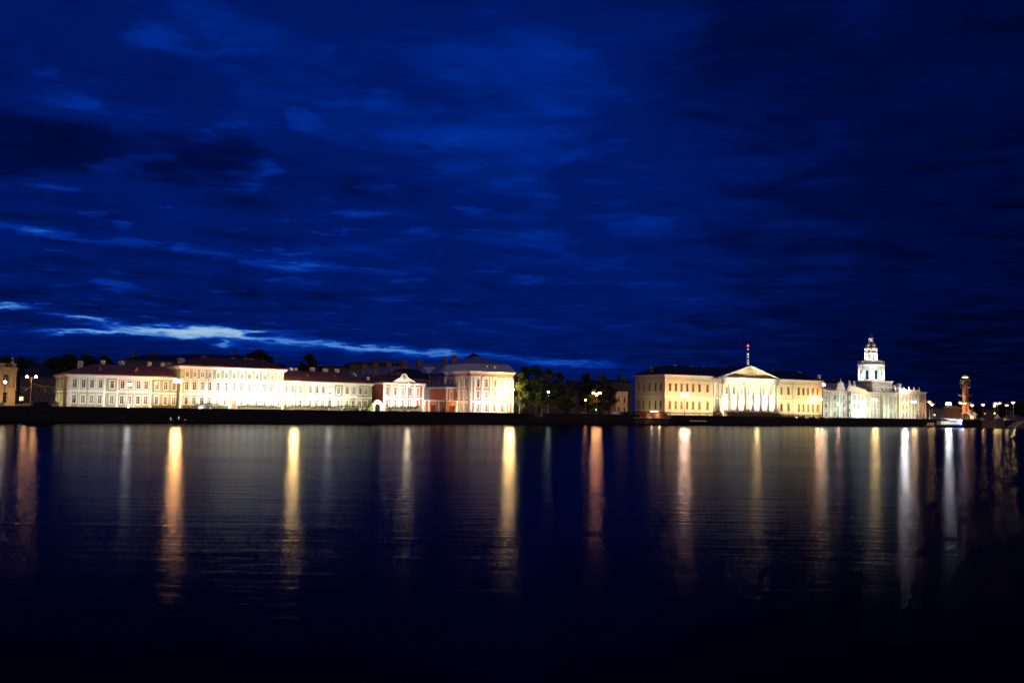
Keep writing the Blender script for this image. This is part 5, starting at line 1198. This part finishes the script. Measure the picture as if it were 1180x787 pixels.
MB().tube([(0,.1,-.1),(0,.1,h)], .05, 6).build('post', MT['black'], r); MB().box(-.55,.55,-.04,.04,h-.55,h+.55).build('board', emat('lit_board', (1,.85,.45), .35), r)
# overhead wires in the left gap
def wire(a, b, sag, label, name='overhead_wire'):
    a, b = Vector(a), Vector(b); pts = [a.lerp(b, t/10) - Vector((0,0,sag*4*(t/10)*(1-t/10))) for t in range(11)]
    o = MB().tube(pts, .05, 4).build(name, MT['sand']); tag(o, label, 'wire', 'overhead tram wires in the left gap')
P_ = lambda px, py, s: at(px, py, FPX/s)
wire(P_(17,445.0,4.2), P_(36.3,446,4.1), .3, 'upper overhead tram wire between the ochre palace and the double lamp')
wire(P_(17,449,4.2), P_(32,448.5,4.1), .3, 'lower overhead tram wire between the ochre palace and the double lamp')
wire(P_(36.3,441.8,4.1), P_(76,444.5,4.0), .6, 'overhead tram wire from the double lamp to the first palace wing')
# ================================================================== water material
m = bpy.data.materials.new('river_water'); m.use_nodes = True; nt = m.node_tree
for n in list(nt.nodes): nt.nodes.remove(n)
o_ = nt.nodes.new('ShaderNodeOutputMaterial'); gl = nt.nodes.new('ShaderNodeBsdfAnisotropic'); gl.distribution = 'BECKMANN'
gl.inputs['Color'].default_value = (.78,.86,1,1); gl.inputs['Anisotropy'].default_value = W_AN; gl.inputs['Roughness'].default_value = W_RO
tg = nt.nodes.new('ShaderNodeCombineXYZ'); tg.inputs[0].default_value = 1; nt.links.new(tg.outputs[0], gl.inputs['Tangent'])
df = nt.nodes.new('ShaderNodeBsdfDiffuse'); df.inputs[0].default_value = (.001,.0018,.004,1)
tc = nt.nodes.new('ShaderNodeTexCoord')
def wnoise(sc_, det, ro, off=(0,0,0)):
    mp = nt.nodes.new('ShaderNodeMapping'); mp.inputs['Scale'].default_value = sc_; mp.inputs['Location'].default_value = off
    nt.links.new(tc.outputs['Object'], mp.inputs[0]); n = nt.nodes.new('ShaderNodeTexNoise'); n.inputs['Scale'].default_value = 1.; n.inputs['Detail'].default_value = det; n.inputs['Roughness'].default_value = ro
    nt.links.new(mp.outputs[0], n.inputs['Vector']); return n.outputs['Fac']
bp = nt.nodes.new('ShaderNodeBump'); bp.inputs['Strength'].default_value = 1; bp.inputs['Distance'].default_value = W_B
wa = nt.nodes.new('ShaderNodeMath'); wa.operation = 'MULTIPLY_ADD'; nt.links.new(wnoise((.02,.22,1), 3, .6), wa.inputs[0]); wa.inputs[1].default_value = .8; nt.links.new(wnoise((.15,1.2,1), 4, .6), wa.inputs[2]); nt.links.new(wa.outputs[0], bp.inputs['Height']); nt.links.new(bp.outputs[0], gl.inputs['Normal'])
# calmer and rougher bands drift across the river
mr = nt.nodes.new('ShaderNodeMapRange'); mr.inputs[1].default_value = .35; mr.inputs[2].default_value = .65; mr.inputs[3].default_value = W_RO*.9; mr.inputs[4].default_value = W_RO*1.1
nt.links.new(wnoise((.004,.05,1), 4, .6, (0,3,0)), mr.inputs[0]); nt.links.new(mr.outputs[0], gl.inputs['Roughness'])
fr = nt.nodes.new('ShaderNodeFresnel'); fr.inputs['IOR'].default_value = 1.33
pw_ = nt.nodes.new('ShaderNodeMath'); pw_.operation = 'POWER'; nt.links.new(fr.outputs[0], pw_.inputs[0]); pw_.inputs[1].default_value = W_P
ml = nt.nodes.new('ShaderNodeMath'); ml.operation = 'MULTIPLY'; nt.links.new(pw_.outputs[0], ml.inputs[0]); ml.inputs[1].default_value = W_K
mx = nt.nodes.new('ShaderNodeMixShader'); nt.links.new(ml.outputs[0], mx.inputs[0]); nt.links.new(df.outputs[0], mx.inputs[1]); nt.links.new(gl.outputs[0], mx.inputs[2]); nt.links.new(mx.outputs[0], o_.inputs[0])
w.data.materials.clear(); w.data.materials.append(m)

# ================================================================== world: dusk sky with drifting clouds
wd = bpy.data.worlds.new('World'); sc.world = wd; wd.use_nodes = True; nt = wd.node_tree
for n in list(nt.nodes): nt.nodes.remove(n)
out = nt.nodes.new('ShaderNodeOutputWorld')
def math_(op, a, b_=None, c=None, clamp=False):
    n = nt.nodes.new('ShaderNodeMath'); n.operation = op; n.use_clamp = clamp
    for i, v in enumerate((a, b_, c)):
        if v is None: continue
        if isinstance(v, (int, float)): n.inputs[i].default_value = v
        else: nt.links.new(v, n.inputs[i])
    return n.outputs[0]
tc = nt.nodes.new('ShaderNodeTexCoord'); sx = nt.nodes.new('ShaderNodeSeparateXYZ'); nt.links.new(tc.outputs['Generated'], sx.inputs[0])
X, Y, Z_ = sx.outputs
az = math_('ARCTAN2', X, Y); el = math_('ARCSINE', Z_)
# noise on a flat cloud deck overhead
zc_ = math_('ADD', math_('MAXIMUM', Z_, 0.), .035)
cv = nt.nodes.new('ShaderNodeCombineXYZ'); nt.links.new(math_('DIVIDE', X, zc_), cv.inputs[0]); nt.links.new(math_('DIVIDE', Y, zc_), cv.inputs[1])
def noise(vec, scale, det, rough, sv=(1,1,1), off=(0,0,0), dist=0.):
    mp = nt.nodes.new('ShaderNodeMapping'); mp.inputs['Scale'].default_value = sv; mp.inputs['Location'].default_value = off; nt.links.new(vec, mp.inputs[0])
    n = nt.nodes.new('ShaderNodeTexNoise'); n.inputs['Scale'].default_value = scale; n.inputs['Detail'].default_value = det; n.inputs['Roughness'].default_value = rough; n.inputs['Distortion'].default_value = dist
    nt.links.new(mp.outputs[0], n.inputs['Vector']); return math_('SUBTRACT', n.outputs['Fac'], .5)
n_big = noise(cv.outputs[0], .55, 5, .55, (1,1.,1), (3.1,7.7,0), .4)
ae = nt.nodes.new('ShaderNodeCombineXYZ'); nt.links.new(az, ae.inputs[0]); nt.links.new(el, ae.inputs[1])
n_st = noise(ae.outputs[0], 7., 6, .6, (1,4.5,1), (1.3,2.2,0), .3)
n_fine = noise(ae.outputs[0], 22., 6, .62, (1,6,1), (4.3,5.2,0), .2)
n_warp = noise(ae.outputs[0], 9., 4, .6, (1,6,1), (9,1,0))
n_warp2 = noise(ae.outputs[0], 30., 5, .65, (1,6,1), (2,8,0))
n_deck = noise(cv.outputs[0], 2.0, 5, .52, (1.1,1.1,1), (1.1,4.4,0), .35)
elw = math_('ADD', el, math_('ADD', math_('MULTIPLY', n_warp, .020), math_('MULTIPLY', n_warp2, .016)))
azw = math_('ADD', az, math_('MULTIPLY', n_warp, .12))
def blob(px, py, hw, hh, amp, slope=.0176, warp=True):
    a0 = math.atan((px-CX)/FPX); e0 = math.atan((yh(px)-py)/FPX*math.cos(a0))
    A, E = (azw, elw) if warp else (az, el)
    da = math_('SUBTRACT', A, a0); de = math_('SUBTRACT', math_('SUBTRACT', E, e0), math_('MULTIPLY', da, -(slope-.0176)))
    q = math_('ADD', math_('POWER', math_('ABSOLUTE', math_('DIVIDE', da, hw/FPX)), 2.), math_('POWER', math_('ABSOLUTE', math_('DIVIDE', de, hh/FPX)), 2.))
    return math_('MULTIPLY', math_('EXPONENT', math_('MULTIPLY', q, -1)), amp)
n_brk = noise(cv.outputs[0], 3.6, 4, .5, (1.0,1.0,1), (6.1,2.4,0), .3)
t = math_('ADD', SKY0, math_('MULTIPLY', n_big, .16)); t = math_('ADD', t, math_('MULTIPLY', n_st, .12)); t = math_('ADD', t, math_('MULTIPLY', n_deck, .42))
brk = math_('MULTIPLY', math_('MAXIMUM', math_('SUBTRACT', n_brk, .07), 0.), blob(230,240,380,190,1.9,0,False)); t = math_('ADD', t, brk); t = math_('ADD', t, math_('MULTIPLY', n_fine, .13))
# broad light and dark cloud banks
for a in ((570,145,300,120,.18,0,False),(260,40,260,60,.06,0,False),(40,160,90,30,-.14,0,False),(260,190,230,45,-.10,.05,False),(1200,260,330,330,-.19,0,False),(1150,440,260,90,-.10,0,False),(620,330,400,90,.08,0,False),(180,425,260,16,-.10,0,False),(300,340,300,18,-.08,0,False),(950,60,260,120,-.05,0,False),
          (75,118,55,16,.20,.05,True),(150,215,60,14,.14,.05,True),(30,264,50,4.5,.26,.1,True),(140,280,90,4,.16,.06,True),(290,298,110,5,.08,.08,True),(348,305,36,4.5,.2,.06,True),(135,329,26,6,.28,.1,True),(525,150,70,12,.14,.02,True),(738,258,40,9,.13,.02,True),(608,322,26,6,.14,.02,True),(440,343,30,5,.14,.02,True),(330,330,40,6,.10,.02,True),(520,190,50,7,.08,0,True),(820,190,90,9,.06,-.02,True),(820,350,60,6,.08,-.02,True)):
    t = math_('ADD', t, blob(*a))
# bright slits where the last daylight shows
for a in ((218,383.,74,5.4,1.25,.01,True),(290,385,42,3.,.6,.05,True),(95,384,52,2.6,.85,-.01,True),(97,365.5,24,3.2,.85,.12,True),(10,351.5,34,2.6,.8,.0,True),(267,394.5,14,2.2,.6,.05,True),(346,391.5,20,2.2,.5,.1,True),(385,398,45,2.8,.55,.05,True),(455,404,62,3.4,.55,.02,True),(415,404,190,9,.16,.05,True),(615,416.5,70,4.2,.28,.045,True),(525,408,34,2.6,.3,.04,True),(680,421,50,5,.2,.04,True),(140,377,30,2.,.35,.1,True)):
    t = math_('ADD', t, blob(*a))
cr = nt.nodes.new('ShaderNodeValToRGB'); nt.links.new(math_('MULTIPLY', t, .625), cr.inputs[0])
R_ = cr.color_ramp; R_.interpolation = 'EASE'
stops = [(0.0,(.0,.0012,.016)),(.16,(.0,.0032,.046)),(.34,(.0,.0085,.12)),(.52,(.0,.022,.26)),(.68,(.004,.055,.40)),(.95,(.05,.20,.58)),(1.3,(.22,.40,.68)),(1.6,(.34,.52,.72))]
R_.elements[0].position = 0; R_.elements[0].color = (*stops[0][1],1); R_.elements[1].position = 1; R_.elements[1].color = (*stops[-1][1],1)
for p_, c_ in stops[1:-1]: e_ = R_.elements.new(p_*.625); e_.color = (*c_, 1)
bg = nt.nodes.new('ShaderNodeBackground'); nt.links.new(cr.outputs[0], bg.inputs[0]); bg.inputs[1].default_value = 1.0
sk = nt.nodes.new('ShaderNodeTexSky'); sk.sky_type = 'NISHITA'; sk.sun_disc = False; sk.sun_elevation = math.radians(-4); sk.sun_rotation = math.radians(-40)
bg2 = nt.nodes.new('ShaderNodeBackground'); tn = nt.nodes.new('ShaderNodeMix'); tn.data_type = 'RGBA'; tn.blend_type = 'MULTIPLY'; tn.inputs[0].default_value = 1; tn.inputs[7].default_value = (.0,.08,.7,1); nt.links.new(sk.outputs[0], tn.inputs[6]); nt.links.new(tn.outputs[2], bg2.inputs[0]); bg2.inputs[1].default_value = .05
# below the horizon the world is dark ground
ad = nt.nodes.new('ShaderNodeAddShader'); nt.links.new(bg.outputs[0], ad.inputs[0]); nt.links.new(bg2.outputs[0], ad.inputs[1])
nt.links.new(ad.outputs[0], out.inputs[0])
sd = bpy.data.lights.new('roof_fill', 'SUN'); sd.energy = .25; sd.angle = math.radians(20); sd.color = (1,.75,.55)  # warm fill added from the camera side, stands for city glow on roofs
so = bpy.data.objects.new('roof_fill', sd); COL.objects.link(so); so.rotation_euler = (math.radians(62), 0, math.radians(12))

# ------------------------------------------------------------------ render settings
sc.render.engine = 'CYCLES'
sc.cycles.use_denoising = True
try: sc.cycles.denoiser = 'OPENIMAGEDENOISE'
except Exception: pass
sc.cycles.max_bounces = 3; sc.cycles.diffuse_bounces = 1; sc.cycles.glossy_bounces = 2; sc.cycles.use_adaptive_sampling = True; sc.cycles.adaptive_threshold = .02
sc.cycles.sample_clamp_indirect = 4
sc.cycles.use_light_tree = True
sc.cycles.caustics_reflective = False
sc.view_settings.view_transform = 'Standard'; sc.view_settings.look = 'None'; sc.view_settings.gamma = 1
sc.view_settings.exposure = 0.0
sc.view_settings.use_curve_mapping = False
